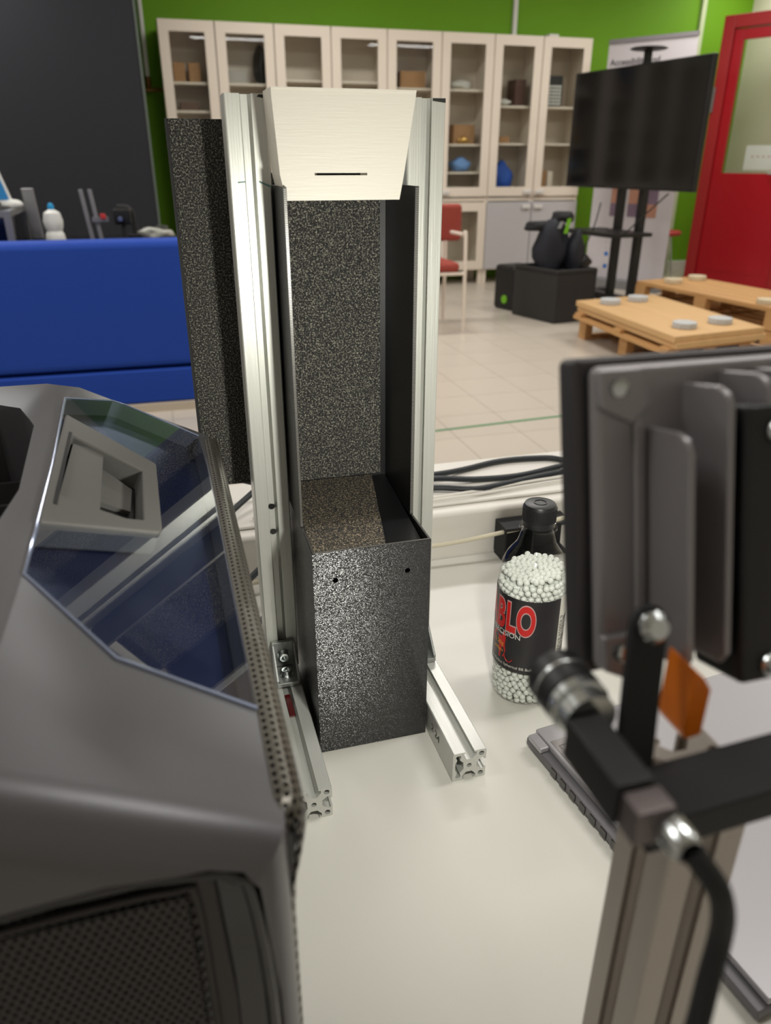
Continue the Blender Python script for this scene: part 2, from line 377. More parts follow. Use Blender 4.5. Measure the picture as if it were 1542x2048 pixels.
def blob(name, label, cat, c, r, m, seed=1, group=None, cutz=None, amp=.18):
    bm = bmesh.new(); bmesh.ops.create_icosphere(bm, subdivisions=3, radius=1); rnd = random.Random(seed)
    ph = [rnd.uniform(0, 6) for _ in range(6)]
    for v in bm.verts:
        k = 1+amp*(math.sin(3*v.co.x+ph[0])*math.sin(3*v.co.y+ph[1])+.6*math.sin(5*v.co.z+ph[2])*math.sin(4*v.co.x+ph[3]))
        v.co = Vector((v.co.x*r[0]*k, v.co.y*r[1]*k, max(v.co.z*r[2]*k, -r[2]*.8)))+Vector(c)
    me = bpy.data.meshes.new(name); bm.to_mesh(me); bm.free()
    o = link(name, me, m, smooth=True, angle=80)
    if label: tag(o, label, cat, group)
    return o
blob('cloth_bag', 'black bag slumped against the side of the second cabinet', 'bag', (1.0, 7.42, 1.24), (.06, .1, .17), black_plastic, 3)
bluep = mat('bright_blue_plastic', (40, 110, 190), .5)
item('folder', 'bright blue folder upright behind glass in the fifth cabinet', 'folder', 2.225, 2.25, 1.099, 1.42, bluep)
item('carton', 'wide tan cardboard box on the top shelf of the fifth cabinet', 'box', 2.29, 2.54, 1.099, 1.24, cardboard)
blob('wrapped_part', 'crumpled white wrapping on the upper shelf of the sixth cabinet', 'packaging', (2.9, 7.4, 1.138), (.14, .1, .045), mat('white_wrap', (210, 208, 200), .5), 5)
item('carton', 'brown box with brass parts, middle shelf of the sixth cabinet', 'box', 2.84, 3.06, .629, .80, cardboard)
blob('brass_part', 'small shiny brass part before the brown box in the sixth cabinet', 'metal part', (2.93, 7.29, .66), (.05, .02, .035), mat('gold_metal', (200, 160, 90), .25, .9), 8)
blob('blue_pouch', 'pale blue pouch on the third shelf of the sixth cabinet', 'bag', (2.95, 7.4, .435), (.12, .1, .065), mat('pale_blue_cloth', (110, 150, 205), .7), 6)
item('storage_box', 'low grey box at the bottom of the sixth cabinet glass', 'box', 2.75, 2.92, .142, .24, MATS['pale_box'])
blob('rucksack', 'blue rucksack hanging behind the glass of the seventh cabinet', 'bag', (3.40, 7.4, .285), (.12, .1, .17), mat('blue_cloth', (30, 80, 170), .7), 4)
item('storage_box', 'dark brown box on the upper shelf of the seventh cabinet', 'box', 3.47, 3.58, .969, 1.2, mat('dark_brown', (84, 58, 48), .7))
item('carton', 'low tan box on the second shelf of the seventh cabinet', 'box', 3.33, 3.44, .639, .70, cardboard)
blob('white_parts', 'white plastic parts on the upper shelf of the seventh cabinet', 'plastic parts', (3.37, 7.36, 1.0), (.075, .08, .03), MATS['white_wrap'], 9)
item('carton', 'tall tan carton at the bottom shelf of the rightmost cabinet', 'box', 3.81, 3.88, .142, .39, cardboard)
item('binder', 'cream binder beside the tan carton in the rightmost cabinet', 'binder', 3.89, 3.95, .142, .38, cream)
kp = thing('desk_phone', 'black and silver keypad device leaning in the rightmost cabinet', 'device')
MB().box(3.81, 3.97, 7.30, 7.33, .969, 1.24).build('casing', black_plastic, kp, bevel=.01)
for r_ in range(6):
    for c_ in range(4): MB().box(3.822+c_*.034, 3.846+c_*.034, 7.292, 7.299, .985+r_*.03, 1.005+r_*.03).build('key', MATS['white_paint'], kp)
tag(MB().box(3.74, 3.84, 7.22, 7.34, 1.551, 1.575).build('flat_box', MATS['white_wrap'], bevel=.004), 'flat white box lying on top of the seventh and eighth cabinets', 'box')

# ------------------------------------------------------------------ banner
bn = thing('rollup_banner', 'white roll-up banner with dark lettering standing behind the large screen', 'banner')
A, B = Vector((4.215, 6.92, 0)), Vector((4.66, 6.2, 0)); d = B-A; dn = d.normalized(); nb = Vector((dn.y, -dn.x, 0)); nb = nb if nb.y < 0 else -nb
UZ = Vector((0, 0, 1))
bw = mat('banner_print', (205, 198, 200), .6)
MB().obox(A+UZ*(FZ+.09), d, -nb*.003, UZ*(1.47-FZ-.09)).build('sheet', bw, bn)
MB().obox(A+UZ*1.47-nb*.01, d, nb*.02, UZ*.035).build('top_rail', mat('banner_rail', (140, 134, 138), .4, .5), bn)
MB().obox(A+UZ*FZ-nb*.1, d, nb*.2, UZ*.09).build('base', alu_x, bn, bevel=.01)
dark_ink = mat('dark_ink', (52, 48, 56), .6)
L0 = d.length
writing('lettering', 'Accessibility and', .074, dark_ink, lambda x, y, z: A+nb*.002+dn*(.03+x)+UZ*(1.292+y), bn, offset=.001)
for k in range(4):
    writing('small_print', '-  -  -  -', .05, dark_ink, lambda x, y, z, k=k: A+nb*.002+dn*(.2+x)+UZ*(-.16-.06*k+y), bn)
pr1 = mat('print_peach', (190, 138, 116), .6, var=.2, scale=6); pr2 = mat('print_mauve', (128, 108, 126), .6, var=.2, scale=6)
for k, (u, m1, m2) in enumerate(((.24, pr1, pr2), (.46, pr1, pr2), (.66, pr2, pr1))):
    ph = MB().obox(A+nb*.001+dn*(u*L0)+UZ*.10, dn*.13, nb*.001, UZ*.19).build('photo_print', m1, bn)
    MB().obox(A+nb*.001+dn*(u*L0)+UZ*-.02, dn*.13, nb*.001, UZ*.12).build('photo_foot', m2, ph)
for k in range(2): MB().cyl(A+nb*.002+dn*.22+UZ*(-.38-.12*k), A+nb*.003+dn*.22+UZ*(-.38-.12*k), .022, n=12).build('blue_dot', bluep, bn)

# ------------------------------------------------------------------ big screen on stand
tv = thing('screen_on_stand', 'very large black flat screen on a black floor stand before the banner', 'television')
A = Vector((3.72, 6.59, 0)); B = Vector((3.95, 4.99, 0)); d = B-A; dn = d.normalized(); nf = Vector((dn.y, -dn.x, 0)); nf = nf if nf.x < 0 else -nf
z0, z1 = .26, 1.19
MB().obox(A+UZ*z0-nf*.05, d, nf*.05, UZ*(z1-z0)).build('casing', black_plastic, tv, bevel=.006)
MB().obox(A+dn*.012+UZ*(z0+.02), d-dn*.024, nf*.002, UZ*(z1-z0-.032)).build('display', screen_black, tv)
MC = (A+B)/2
for s_ in (-.14, .14):
    p = MC+dn*s_-nf*.12
    MB().obox(p-dn*.03-nf*.03+UZ*FZ, dn*.06, nf*.06, UZ*(1.0-FZ)).build('upright', black_plastic, tv)
MB().obox(MC-dn*.3-nf*.1+UZ*.5, dn*.6, nf*.05, UZ*.12).build('mount_plate', black_plastic, tv)
MB().obox(MC-dn*.42-nf*.15+UZ*-.11, dn*.7, nf*.42, UZ*.03).build('tray', black_plastic, tv)
MB().obox(MC-dn*.5-nf*.4+UZ*FZ, dn*.09, nf*.8, UZ*.06).obox(MC+dn*.41-nf*.4+UZ*FZ, dn*.09, nf*.8, UZ*.06).obox(MC-dn*.45-nf*.16+UZ*FZ, dn*.9, nf*.1, UZ*.06).build('foot', black_plastic, tv)
p = MC+dn*.02-nf*.08
MB().obox(p-dn*.03-nf*.02+UZ*1.0, dn*.055, nf*.04, UZ*.29).build('mast', black_plastic, tv)
MB().lathe([(.001, .0), (.13, .012), (.15, .02), (.13, .028), (.001, .03)], p+UZ*1.28, n=24).build('camera_shelf', black_plastic, tv)
for k, pts in enumerate([[(0, 0), (.2, -.05), (.45, .12), (.7, .3)], [(-.3, -.25), (-.22, -.12), (-.15, .02), (-.1, .2)]]):
    MB().tube([MC+dn*u+nf*(.13+.0*k)+UZ*(-.05+v) for u, v in pts], .006, 6).build('dangling_cable', cable_grey, tv, True)

# ------------------------------------------------------------------ black crate, case and harness
cr = thing('storage_crate', 'open black plastic crate on the floor filled with black gear', 'crate')
M0 = Vector((2.89, 5.03, FZ)); ea = Vector((-.14, .49, 0)); eb = Vector((.39, .075, 0)); H = .41; na, nb2 = ea.normalized(), eb.normalized()
MB().obox(M0, ea, nb2*.02, UZ*H).obox(M0+eb-nb2*.02, ea, nb2*.02, UZ*H).obox(M0+nb2*.02, eb-nb2*.04, na*.02, UZ*H).obox(M0+ea-na*.02+nb2*.02, eb-nb2*.04, na*.02, UZ*H).build('wall', mat('crate_plastic', (38, 36, 36), .55), cr, bevel=.008)
MB().obox(M0+na*.02+nb2*.02, ea-na*.04, eb-nb2*.04, UZ*.02).build('bottom', matte_black, cr)
MB().obox(M0-na*.008-nb2*.008+UZ*(H-.03), ea+na*.016, eb+nb2*.016, UZ*.001).build('rim', matte_black, cr)
cs = thing('hard_case', 'black moulded case with a green badge standing left of the crate', 'case')
M1 = Vector((2.97, 6.0, FZ))
M1 = Vector((2.80, 5.62, FZ))
MB().obox(M1, (-.075, .25, 0), (.26, .05, 0), UZ*.37).build('shell', black_plastic, cs, bevel=.03, seg=3)
MB().lathe([(.001, .004), (.035, .004), (.035, -.004)], M1+Vector((-.035, .10, .09)), (-1, -.3, 0), 20).build('badge', mat('lime_badge', (110, 175, 30), .4), cs)
hn = thing('gear_harness', 'black padded harness with lime green strap piled in the black crate', 'harness')
darknavy = mat('dark_padding', (24, 26, 36), .7)
g = blob('pad', None, None, (2.98, 5.35, -.16), (.15, .12, .24), darknavy, 11); g.parent = hn
g = blob('side_pad', None, None, (3.17, 5.33, -.22), (.09, .1, .2), darknavy, 12); g.parent = hn
g = blob('arm_pad', None, None, (2.87, 5.36, .01), (.12, .05, .045), matte_black, 13); g.parent = hn
g = blob('hood', None, None, (3.05, 5.33, .075), (.09, .07, .05), matte_black, 14); g.parent = hn
g = blob('small_pouch', None, None, (3.27, 5.36, -.28), (.09, .08, .07), black_plastic, 15); g.parent = hn
MB().obox((3.02, 5.235, -.04), (.03, 0, 0), (0, .01, 0), (.03, .01, .11)).build('lime_strap', mat('lime_badge', (110, 175, 30), .4), hn)
MB().obox((2.95, 5.22, 0.0), (.03, 0, 0), (0, .01, 0), (.03, .01, .05)).build('buckle', alu_x, hn)

# ------------------------------------------------------------------ pallets
def pallet(name, label, O, ex, ey, z, deck=7, thick=.022):
    t = thing(name, label, 'pallet', 'wooden pallets on the floor'); O = Vector(O); lx, ly = Vector(ex), Vector(ey)
    for k in range(deck):
        MB().obox(O+ly*(k/deck+.01)+UZ*(z+.12), lx, ly*(1/deck-.02), UZ*thick).build('deck_board', wood, t, bevel=.002)
    for k in range(3):
        MB().obox(O+lx*(k*.46)+UZ*(z+.098), lx*.08, ly, UZ*.022).build('stringer', wood, t)
        MB().obox(O+lx*(k*.46)+UZ*z, lx*.08, ly, UZ*.02).build('bottom_board', wood, t)
        for q in range(3): MB().obox(O+lx*(k*.46)+ly*(q*.455)+UZ*(z+.02), lx*.08, ly*.09, UZ*.078).build('block', wood, t)
    return t
N1 = Vector((2.745, 3.27, 0)); exl = Vector((.065, 1.27, 0)); eyl = Vector((.70, .10, 0))
pallet('pallet', 'lower pine pallet under the plywood sheets, nearest the desk', N1+Vector((.03, .0, 0)), exl, eyl, FZ)
pt = thing('slat_frame', 'loose pine slat frame lying askew between pallet and plywood', 'slat frame')
for k in range(3):
    MB().obox(N1+Vector((-.03, .03, 0))+eyl*(k*.4)+UZ*(FZ+.145+.0), exl*.97, eyl.normalized()*.09, UZ*.022).build('slat', wood, pt)
for k in range(3):
    MB().obox(N1+Vector((-.03, .03, 0))+exl*(k*.44)+UZ*(FZ+.168), exl.normalized()*.09, eyl*.98, UZ*.022).build('cross_slat', wood, pt)
for k, lb in enumerate(('lower thick plywood sheet on the near pallet', 'upper plywood sheet carrying four pale paver samples')):
    o = Vector((-.01*k, .012*k, 0))
    tag(MB().obox(N1+o+UZ*(FZ+.192+.037*k), exl, eyl, UZ*.035).build('plywood_sheet', plywood, bevel=.002), lb, 'plywood')
N2 = Vector((3.72, 5.22, 0)); ex2 = Vector((.17, -1.45, 0)); ey2 = Vector((.62, .09, 0))
pallet('pallet', 'pine pallet farther back, in front of the red door', N2, ex2, ey2, FZ+.13, 5, .03)
pallet('pallet', 'bottom pallet under the farther pine pallet by the red door', N2+Vector((0, 0, 0)), ex2, ey2, FZ-.022+.001+.0, 5, .03) if False else pallet('pallet', 'bottom pallet under the farther pine pallet by the red door', N2, ex2, ey2, FZ-.0205, 5)
pav_l = mat('grey_paver', (188, 190, 190), .8, bump=.5, scale=80, var=.2); pav_b = mat('beige_paver', (205, 190, 160), .8, bump=.5, scale=80, var=.2)
def paver(x, y, z, lb, m, ang=.6):
    t = MB().prism([(.075*math.cos(k*math.pi/4+ang), .075*math.sin(k*math.pi/4+ang), 0) for k in range(8)], (0, 0, .035)).build('paver_sample', m, bevel=.004)
    t.location = (x, y, z+.0005); return tag(t, lb, 'paver', 'octagonal paver samples')
zp = FZ+.192+.037+.035
paver(2.96, 4.36, zp, 'grey octagonal paver at the far left corner of the upper plywood', pav_l)
paver(3.22, 4.42, zp, 'grey octagonal paver at the far right corner of the upper plywood', pav_l)
paver(2.95, 3.50, zp, 'grey octagonal paver at the near left corner of the upper plywood', pav_l)
paver(3.25, 3.56, zp, 'grey octagonal paver at the near right corner of the upper plywood', pav_l)
zq = FZ+.13+.15
paver(3.93, 5.02, zq, 'beige octagonal paver, left one on the farther pallet', pav_b)
paver(4.23, 5.12, zq, 'beige octagonal paver, right one on the farther pallet', pav_b)
paver(3.96, 3.98, zq, 'beige octagonal paver at the near end of the farther pallet', pav_b)

# ------------------------------------------------------------------ red chair
ch = thing('conference_chair', 'rust red upholstered chair with cream tube frame behind the rig', 'chair')
MB().box(1.66, 2.06, 4.98, 5.42, -.27, -.20).build('seat', red_fabric, ch, bevel=.03, seg=3)
bk = MB().box(1.76, 2.225, 5.40, 5.46, -.09, .18).build('backrest', red_fabric, ch, bevel=.04, seg=3)
for x in (1.64, 2.10):
    MB().tube([(x, 4.98, FZ), (x, 5.0, -.05), (x, 5.06, -.015), (x, 5.3, -.015)], .014, 8).build('armrest', cream, ch, True)
    MB().tube([(x, 5.44, FZ), (x, 5.42, -.2), (x, 5.45, .05)], .014, 8).build('leg', cream, ch, True)
MB().cyl((1.64, 4.99, -.28), (2.10, 4.99, -.28), .012, n=8).cyl((1.64, 5.43, -.28), (2.10, 5.43, -.28), .012, n=8).build('cross_tube', cream, ch, True)

# ------------------------------------------------------------------ red door
dA = Vector((5.40, 6.88, FZ)); dd = Vector((.30, -.62, 0)).normalized(); W = 1.02; HH = 2.44; dnn = Vector((-dd.y, dd.x, 0)); dnn = -dnn if dnn.y > 0 else dnn
dr = bpy.data.objects.new('door_1', None); COL.objects.link(dr); dr['kind'] = 'structure'
fw = .11
MB().obox(dA, dd*fw, -dnn*.12, UZ*HH).obox(dA+dd*(W-fw), dd*fw, -dnn*.12, UZ*HH).obox(dA+dd*fw+UZ*(HH-fw), dd*(W-2*fw), -dnn*.12, UZ*fw).build('door_frame', red_dark, dr, bevel=.006)
lf0, lw, lh, st = dA+dd*(fw+.005)-dnn*.03, W-2*fw-.01, HH-fw-.01, .09
zs = 1.07
leaf = MB().obox(lf0, dd*lw, -dnn*.045, UZ*(zs)).obox(lf0+UZ*zs, dd*st, -dnn*.045, UZ*(lh-zs)).obox(lf0+dd*(lw-st)+UZ*zs, dd*st, -dnn*.045, UZ*(lh-zs)).obox(lf0+dd*st+UZ*(lh-st), dd*(lw-2*st), -dnn*.045, UZ*st).build('door_leaf', red_paint, dr, bevel=.004)
MB().obox(lf0+dd*st-dnn*.02+UZ*zs, dd*(lw-2*st), -dnn*.006, UZ*(lh-st-zs)).build('pane', window_glass, leaf)
hp = lf0+dd*(lw-.10)+UZ*1.02+dnn*.001
MB().obox(lf0+dd*.09+UZ*.12-dnn*.0+dnn*.0002, dd*(lw-.18), dnn*.004, UZ*.86).build('lower_panel', red_paint, leaf, bevel=.002)
MB().obox(hp, dd*.04, dnn*.008, UZ*.09).cyl(hp+dd*.02+UZ*.05, hp+dd*.02+UZ*.05+dnn*.05, .01, n=10).cyl(hp+dd*.02+UZ*.05+dnn*.05, hp-dd*.10+UZ*.05+dnn*.05, .01, n=10).build('door_handle', steel, leaf, True)
MB().obox(dA+UZ*1.62+dnn*.004+dd*.0, dd*.03, dnn*.02, UZ*.22).build('hinge', alu_x, dr)
nt = thing('paper_notice', 'white paper notice with red lettering behind the red door glass', 'notice')
q0 = lf0+dd*(st+.21)-dnn*.10+UZ*(zs+.02)
q0 = lf0+dd*(st+.21)-dnn*.0265+UZ*(zs+.03)
MB().obox(q0, dd*.29, -dnn*.002, UZ*.22).build('sheet', MATS['white_paint'], nt)
writing('lettering', '- - - -', .09, red_paint, lambda x, y, z: q0+dnn*.0008+dd*(.06+x)+UZ*(.10+y), nt)
# low red stool between banner and door
rs = thing('red_stool', 'low red stool with a chrome frame between banner and red door', 'stool')
MB().lathe([(.001, 0), (.18, 0), (.2, .03), (.18, .05), (.001, .05)], (5.36, 7.3, -.27), n=24).build('seat', mat('coral_seat', (190, 60, 60), .5), rs, True)
for k in range(4):
    a_ = k*math.pi/2+.4; MB().cyl((5.36+.1*math.cos(a_), 7.3+.1*math.sin(a_), -.27), (5.36+.18*math.cos(a_), 7.3+.18*math.sin(a_), FZ), .011, n=8).build('leg', steel, rs, True)

# ------------------------------------------------------------------ sofa
sf = thing('sofa', 'long royal blue sofa seen from behind, left of the rig', 'sofa')
MB().box(-1.9, .55, 3.5, 3.68, -.47, .135).build('backrest', blue_fabric, sf, bevel=.035, seg=4)
MB().box(-1.9, .55, 3.5, 4.25, -.655, -.482).build('seat_base', blue_fabric, sf, bevel=.012, seg=3)
MB().box(-1.88, .53, 3.66, 4.22, -.478, -.28).build('seat_cushion', blue_fabric, sf, bevel=.04, seg=3)
MB().box(-1.9, .55, 3.485, 4.2, FZ, -.657).build('plinth', mat('cream_plinth', (196, 184, 166), .6), sf)

# ------------------------------------------------------------------ workbench behind sofa with objects
wb = thing('side_table', 'long dark table behind the blue sofa, before the black backdrop', 'table')
MB().box(-1.6, .05, 4.35, 5.1, .0, .035).build('tabletop', gloss_black, wb, bevel=.004)
for x in (-1.55, -.02):
    for y in (4.4, 5.02): MB().box(x-.02, x+.02, y-.02, y+.02, FZ, 0).build('leg', black_plastic, wb)
fr = thing('aluminium_frame_box', 'black panelled box with bright aluminium edges at the far left', 'equipment box')
ft = .035
o0 = Vector((-1.45, 4.4, .036)); wx, wy, hz_ = .62, .62, .19
P8 = lambda x, y, z: o0+Vector((x, y, z))
for (x, y) in ((0, 0), (wx-.035, 0), (0, wy-.035), (wx-.035, wy-.035)): MB().obox(P8(x, y, 0), (.035, 0, 0), (0, .035, 0), (0, 0, hz_-.03)).build('upright', alu_x, fr)
for (x, y, dx, dy) in ((0, 0, wx, .035), (0, wy-.035, wx, .035), (0, .035, .035, wy-.07), (wx-.035, .035, .035, wy-.07)): MB().obox(P8(x, y, hz_-.03), (dx, 0, 0), (0, dy, 0), (0, 0, .03)).build('top_rail', alu_x, fr)
MB().box(-1.43, -.85, 4.41, 5.0, .04, .19).build('panel', gloss_black, fr)
tag(MB().obox((-.81, 4.9, .036), (.07, 0, 0), (0, .02, 0), (-.015, 0, .29)).build('bracket_plate', alu_x, bevel=.006), 'grey upright metal plate behind the spray bottle, left edge', 'metal plate')
for k, x in enumerate((-1.06, -.86)):
    blob('paint_lid', ('white rounded lid on the framed box at the picture edge', 'white rounded lid on the framed box, right one')[k], 'lid', (x, 4.72, .246), (.06, .06, .028), MATS['white_paint'], k+2, 'white lids', amp=.04)
sb = thing('spray_bottle', 'white squeeze bottle with a bright blue cap behind the sofa', 'bottle')
MB().lathe([(.001, 0), (.05, .003), (.055, .02), (.05, .05), (.042, .065), (.05, .085), (.055, .12), (.045, .165), (.02, .182), (.015, .185)], (-.64, 4.62, .036), n=28).build('body', MATS['white_paint'], sb, True)
MB().lathe([(.016, .185), (.018, .2), (.012, .215), (.001, .22)], (-.64, 4.62, .036), n=20).build('cap', mat('cyan_cap', (20, 150, 205), .4), sb, True)
cl = thing('clamp_stand', 'silver twin-bar clamp with a red trigger standing behind the sofa', 'clamp')
for k, x in enumerate((-.445, -.395)):
    MB().obox((x, 4.6, .036), (.022, 0, 0), (0, .02, 0), (-.03+.0*k, .01, .29)).build('bar', alu_x, cl, bevel=.003)
MB().box(-.42, -.33, 4.585, 4.62, .15, .175).build('jaw', alu_x, cl)
MB().obox((-.37, 4.57, .165), (.03, 0, 0), (0, .02, 0), (-.005, 0, .03)).build('trigger', mat('red_plastic', (190, 50, 50), .5), cl, bevel=.004)
ca = thing('camera_on_arm', 'small black camera with a shiny lens on the table behind the sofa', 'camera')
MB().box(-.30, -.20, 4.6, 4.66, .13, .22).build('body', black_plastic, ca, bevel=.012)
MB().lathe([(.001, .03), (.014, .03), (.018, .0), (.02, .0)], (-.262, 4.6, .165), (0, -1, 0), 20).build('lens', steel, ca, True)
MB().cyl((-.25, 4.63, .036), (-.25, 4.63, .13), .014, n=12).lathe([(.04, 0), (.04, .008), (.001, .012)], (-.25, 4.63, .036)).build('stand', matte_black, ca, True)
mc = thing('desk_fan', 'black curved arm fixture right of the small black camera', 'fixture')
MB().tube([(-.19, 4.95, .036), (-.20, 4.95, .13), (-.22, 4.93, .2), (-.29, 4.92, .21)], .02, 10).build('arm', matte_black, mc, True)
MB().lathe([(.05, 0), (.05, .012), (.001, .016)], (-.19, 4.95, .036)).build('base', matte_black, mc, True)
blob('plastic_bag', 'crumpled clear plastic wrapping on the dark table, left of the wing', 'packaging', (-.06, 4.72, .068), (.085, .06, .035), mat('cloudy_plastic', (170, 170, 160), .25), 21, amp=.35)
tag(MB().lathe([(.001, .0), (.035, 0), (.03, .03), (.04, .06), (.036, .06), (.026, .032), (.001, .01)], (-.03, 4.95, .036), n=24).build('glass_jar', mat('smoky_glass', (90, 92, 90), .1), smooth=True), 'small smoky glass jar on the dark table beside the backdrop edge', 'jar')
mo = thing('tablet_screen', 'tilted screen with blue picture at the far left edge', 'screen')
MB().obox((-1.25, 4.7, .255), (.40, 0, 0), (0, .03, 0), (-.08, .0, .3)).build('casing', MATS['white_paint'], mo, bevel=.006)
MB().obox((-1.235, 4.697, .27), (.37, 0, 0), (0, .004, 0), (-.07, .0, .26)).build('display', mat('blue_display', (40, 110, 160), .2, emit=.3), mo)
MB().cyl((-1.1, 4.725, .036), (-1.1, 4.725, .27), .012, n=10).lathe([(.08, 0), (.08, .01), (.001, .012)], (-1.1, 4.725, .036)).build('stand', steel, mo, True) if False else None

# ================================================================== DESK
dk = thing('desk', 'white laminate desk top in the foreground carrying the whole rig', 'desk')
MB().box(-1.1, 1.3, -.62, .385, -.028, 0).build('desktop', desk_white, dk, bevel=.002)
for x in (-1.0, 1.2):
    for y in (-.5, .3): MB().box(x-.03, x+.03, y-.03, y+.03, FZ, -.028).build('leg', cabinet_grey, dk)
du = thing('cable_duct', 'white cable duct running along the back edge of the desk', 'cable duct')
MB().box(-1.1, 1.3, .386, .52, -.02, .066).build('channel', duct_white, du, bevel=.006, seg=3)
MB().box(-1.1, 1.3, .36+.0255, .386, .0, .03).build('skirt', duct_white, du) if False else None
MB().box(-1.1, 1.3, .405, .545, .0665, .071).build('lid', duct_white, du, bevel=.002)
MB().box(-1.1, 1.3, .521, .56, -.02, .06).build('back_lip', duct_white, du, bevel=.003)
for k in range(2):  # thin tubes added to draw the wavy cable shadows on the duct
    o = MB().tube([(.02, .408+.012*k, .0745), (.2, .410+.008*k, .0745), (.32, .415+.010*k, .0745), (.45, .428+.012*k, .0745), (.65, .43+.012*k, .0745)], .0020, 8).build('shadow_line_tube', duct_white, smooth=True)
    tag(o, ('front added white tube for a shadow line along the duct top', 'rear added white tube for a shadow line along the duct top')[k], 'cable', 'added shadow-line tubes on the duct')
cz = .0755
cab = [
 [(-.02, .47, .12), (.1, .48, .08), (.27, .484, cz+.004), (.33, .500, cz), (.40, .518, cz), (.47, .512, cz), (.52, .49, cz), (.70, .50, cz)],
 [(.10, .47, cz), (.2, .465, cz), (.27, .466, cz+.006), (.335, .462, cz), (.40, .458, cz), (.47, .474, cz), (.54, .475, cz+.008), (.70, .47, cz)],
 [(.1, .44, cz+.001), (.2, .448, cz+.001), (.27, .446, cz+.001), (.32, .428, cz+.001), (.37, .434, cz+.001), (.45, .450, cz+.001), (.54, .460, cz+.001), (.7, .458, cz+.001)]]
lbs = ['black cable arching highest along the top of the duct', 'middle black cable twisting along the top of the duct', 'black cable bowing nearest the front edge of the duct']
for pts, lb in zip(cab, lbs): tag(MB().tube(pts, .0042, 10).build('power_cable', cable_grey, smooth=True), lb, 'cable', 'black cables on the duct')
tag(MB().tube([(-.07, .345, .012), (.03, .36, .02), (.15, .365, .034), (.25, .362, .034), (.33, .358, .042), (.42, .345, .06), (.6, .34, .09)], .0028, 8).build('white_cable', cable_white, smooth=True), 'off-white cable stretched in front of the duct behind the bottle', 'cable')
for k, (p, q) in enumerate((((-.07, .35, .06), (.03, .47, .09)), ((-.06, .28, .005), (.05, .372, .055)), ((-.05, .23, .005), (.02, .28, .02)))):
    a, b = Vector(p), Vector(q)
    tag(MB().tube([a, a.lerp(b, .5)+Vector((0, 0, .004)), b], .004, 8).build('power_cable', cable_grey, smooth=True), ('black cable rising over the duct between the computer and the rig', 'short black cable below the rising one, behind the computer', 'lowest black cable behind the mesh edge of the computer')[k], 'cable', 'black cables behind the computer')
# printed holder on the duct
ph = thing('cable_holder', 'black printed cable holder on the desk against the duct, behind the bottle', 'cable holder')
MB().box(.335, .43, .353, .382, .001, .005).box(.335, .43, .376, .384, .005, .05).box(.335, .43, .35, .376, .046, .05).box(.335, .338, .353, .376, .005, .046).box(.375, .378, .353, .376, .005, .046).build('body', matte_black, ph)

# ================================================================== RIG
xr, yr = .1354, .0073
rig = thing('extrusion_frame', 'aluminium profile frame with two uprights and two floor rails', 'frame')
rl = profile('rail', alu_y, rig, 'NES', .195, (.015, .0975, .015), (0, -1, 0), (1, 0, 0))
rr_ = profile('rail', alu_y, rig, 'NES', .190, (xr+.015, yr+.095, .015), (0, -1, 0), (1, 0, 0))
PX = (.0024, .1378); PY = .1658; ZT = .5236
ps = []
for k, x in enumerate(PX):
    ps.append(profile('upright', alu_z, rig, 'NES', ZT-.0305, (x+.015, PY+.015, (ZT+.0305)/2), (0, 0, 1), (1, 0, 0) if k == 0 else (1, 0, 0)))
# dark drilled holes and pen marks on the uprights
for z in (.2005, .1755):
    MB().cyl((PX[0]+.0148, PY+.0078, z), (PX[0]+.0148, PY+.0066, z), .0028, n=14).build('drilled_hole', gloss_black, ps[0])
pen = mat('green_pen', (110, 150, 140), .6); tar = mat('black_marker', (30, 28, 24), .6)
MB().prism([(.008, PY-.0002, .4665), (.0135, PY-.0002, .4668), (.0135, PY-.0002, .4660), (.008, PY-.0002, .4655)], (0, .0001, 0)).build('pen_mark', pen, ps[0])
MB().prism([(.0235, PY-.0002, .4672), (.0318, PY-.0002, .4640), (.0318, PY-.0002, .4622), (.0235, PY-.0002, .4660)], (0, .0001, 0)).build('pen_mark', pen, ps[0])
MB().prism([(.0255, PY-.0002, ZT-.002), (.0270, PY-.0002, ZT-.0005), (.0310, PY-.0002, ZT-.0005), (.0312, PY-.0002, ZT-.003)], (0, .0001, 0)).build('marker_blot', tar, ps[0])
MB().prism([(PX[1]+.0195, PY-.0002, ZT-.0022), (PX[1]+.0195, PY-.0002, ZT-.0004), (PX[1]+.0298, PY-.0002, ZT-.0004), (PX[1]+.0298, PY-.0002, ZT-.0034)], (0, .0001, 0)).build('marker_blot', tar, ps[1])
writing('pen_scribble', '2 24', .012, tar, lambda x, y, z: (xr-.0002, yr+.055-x, .012+y*.9), rr_)
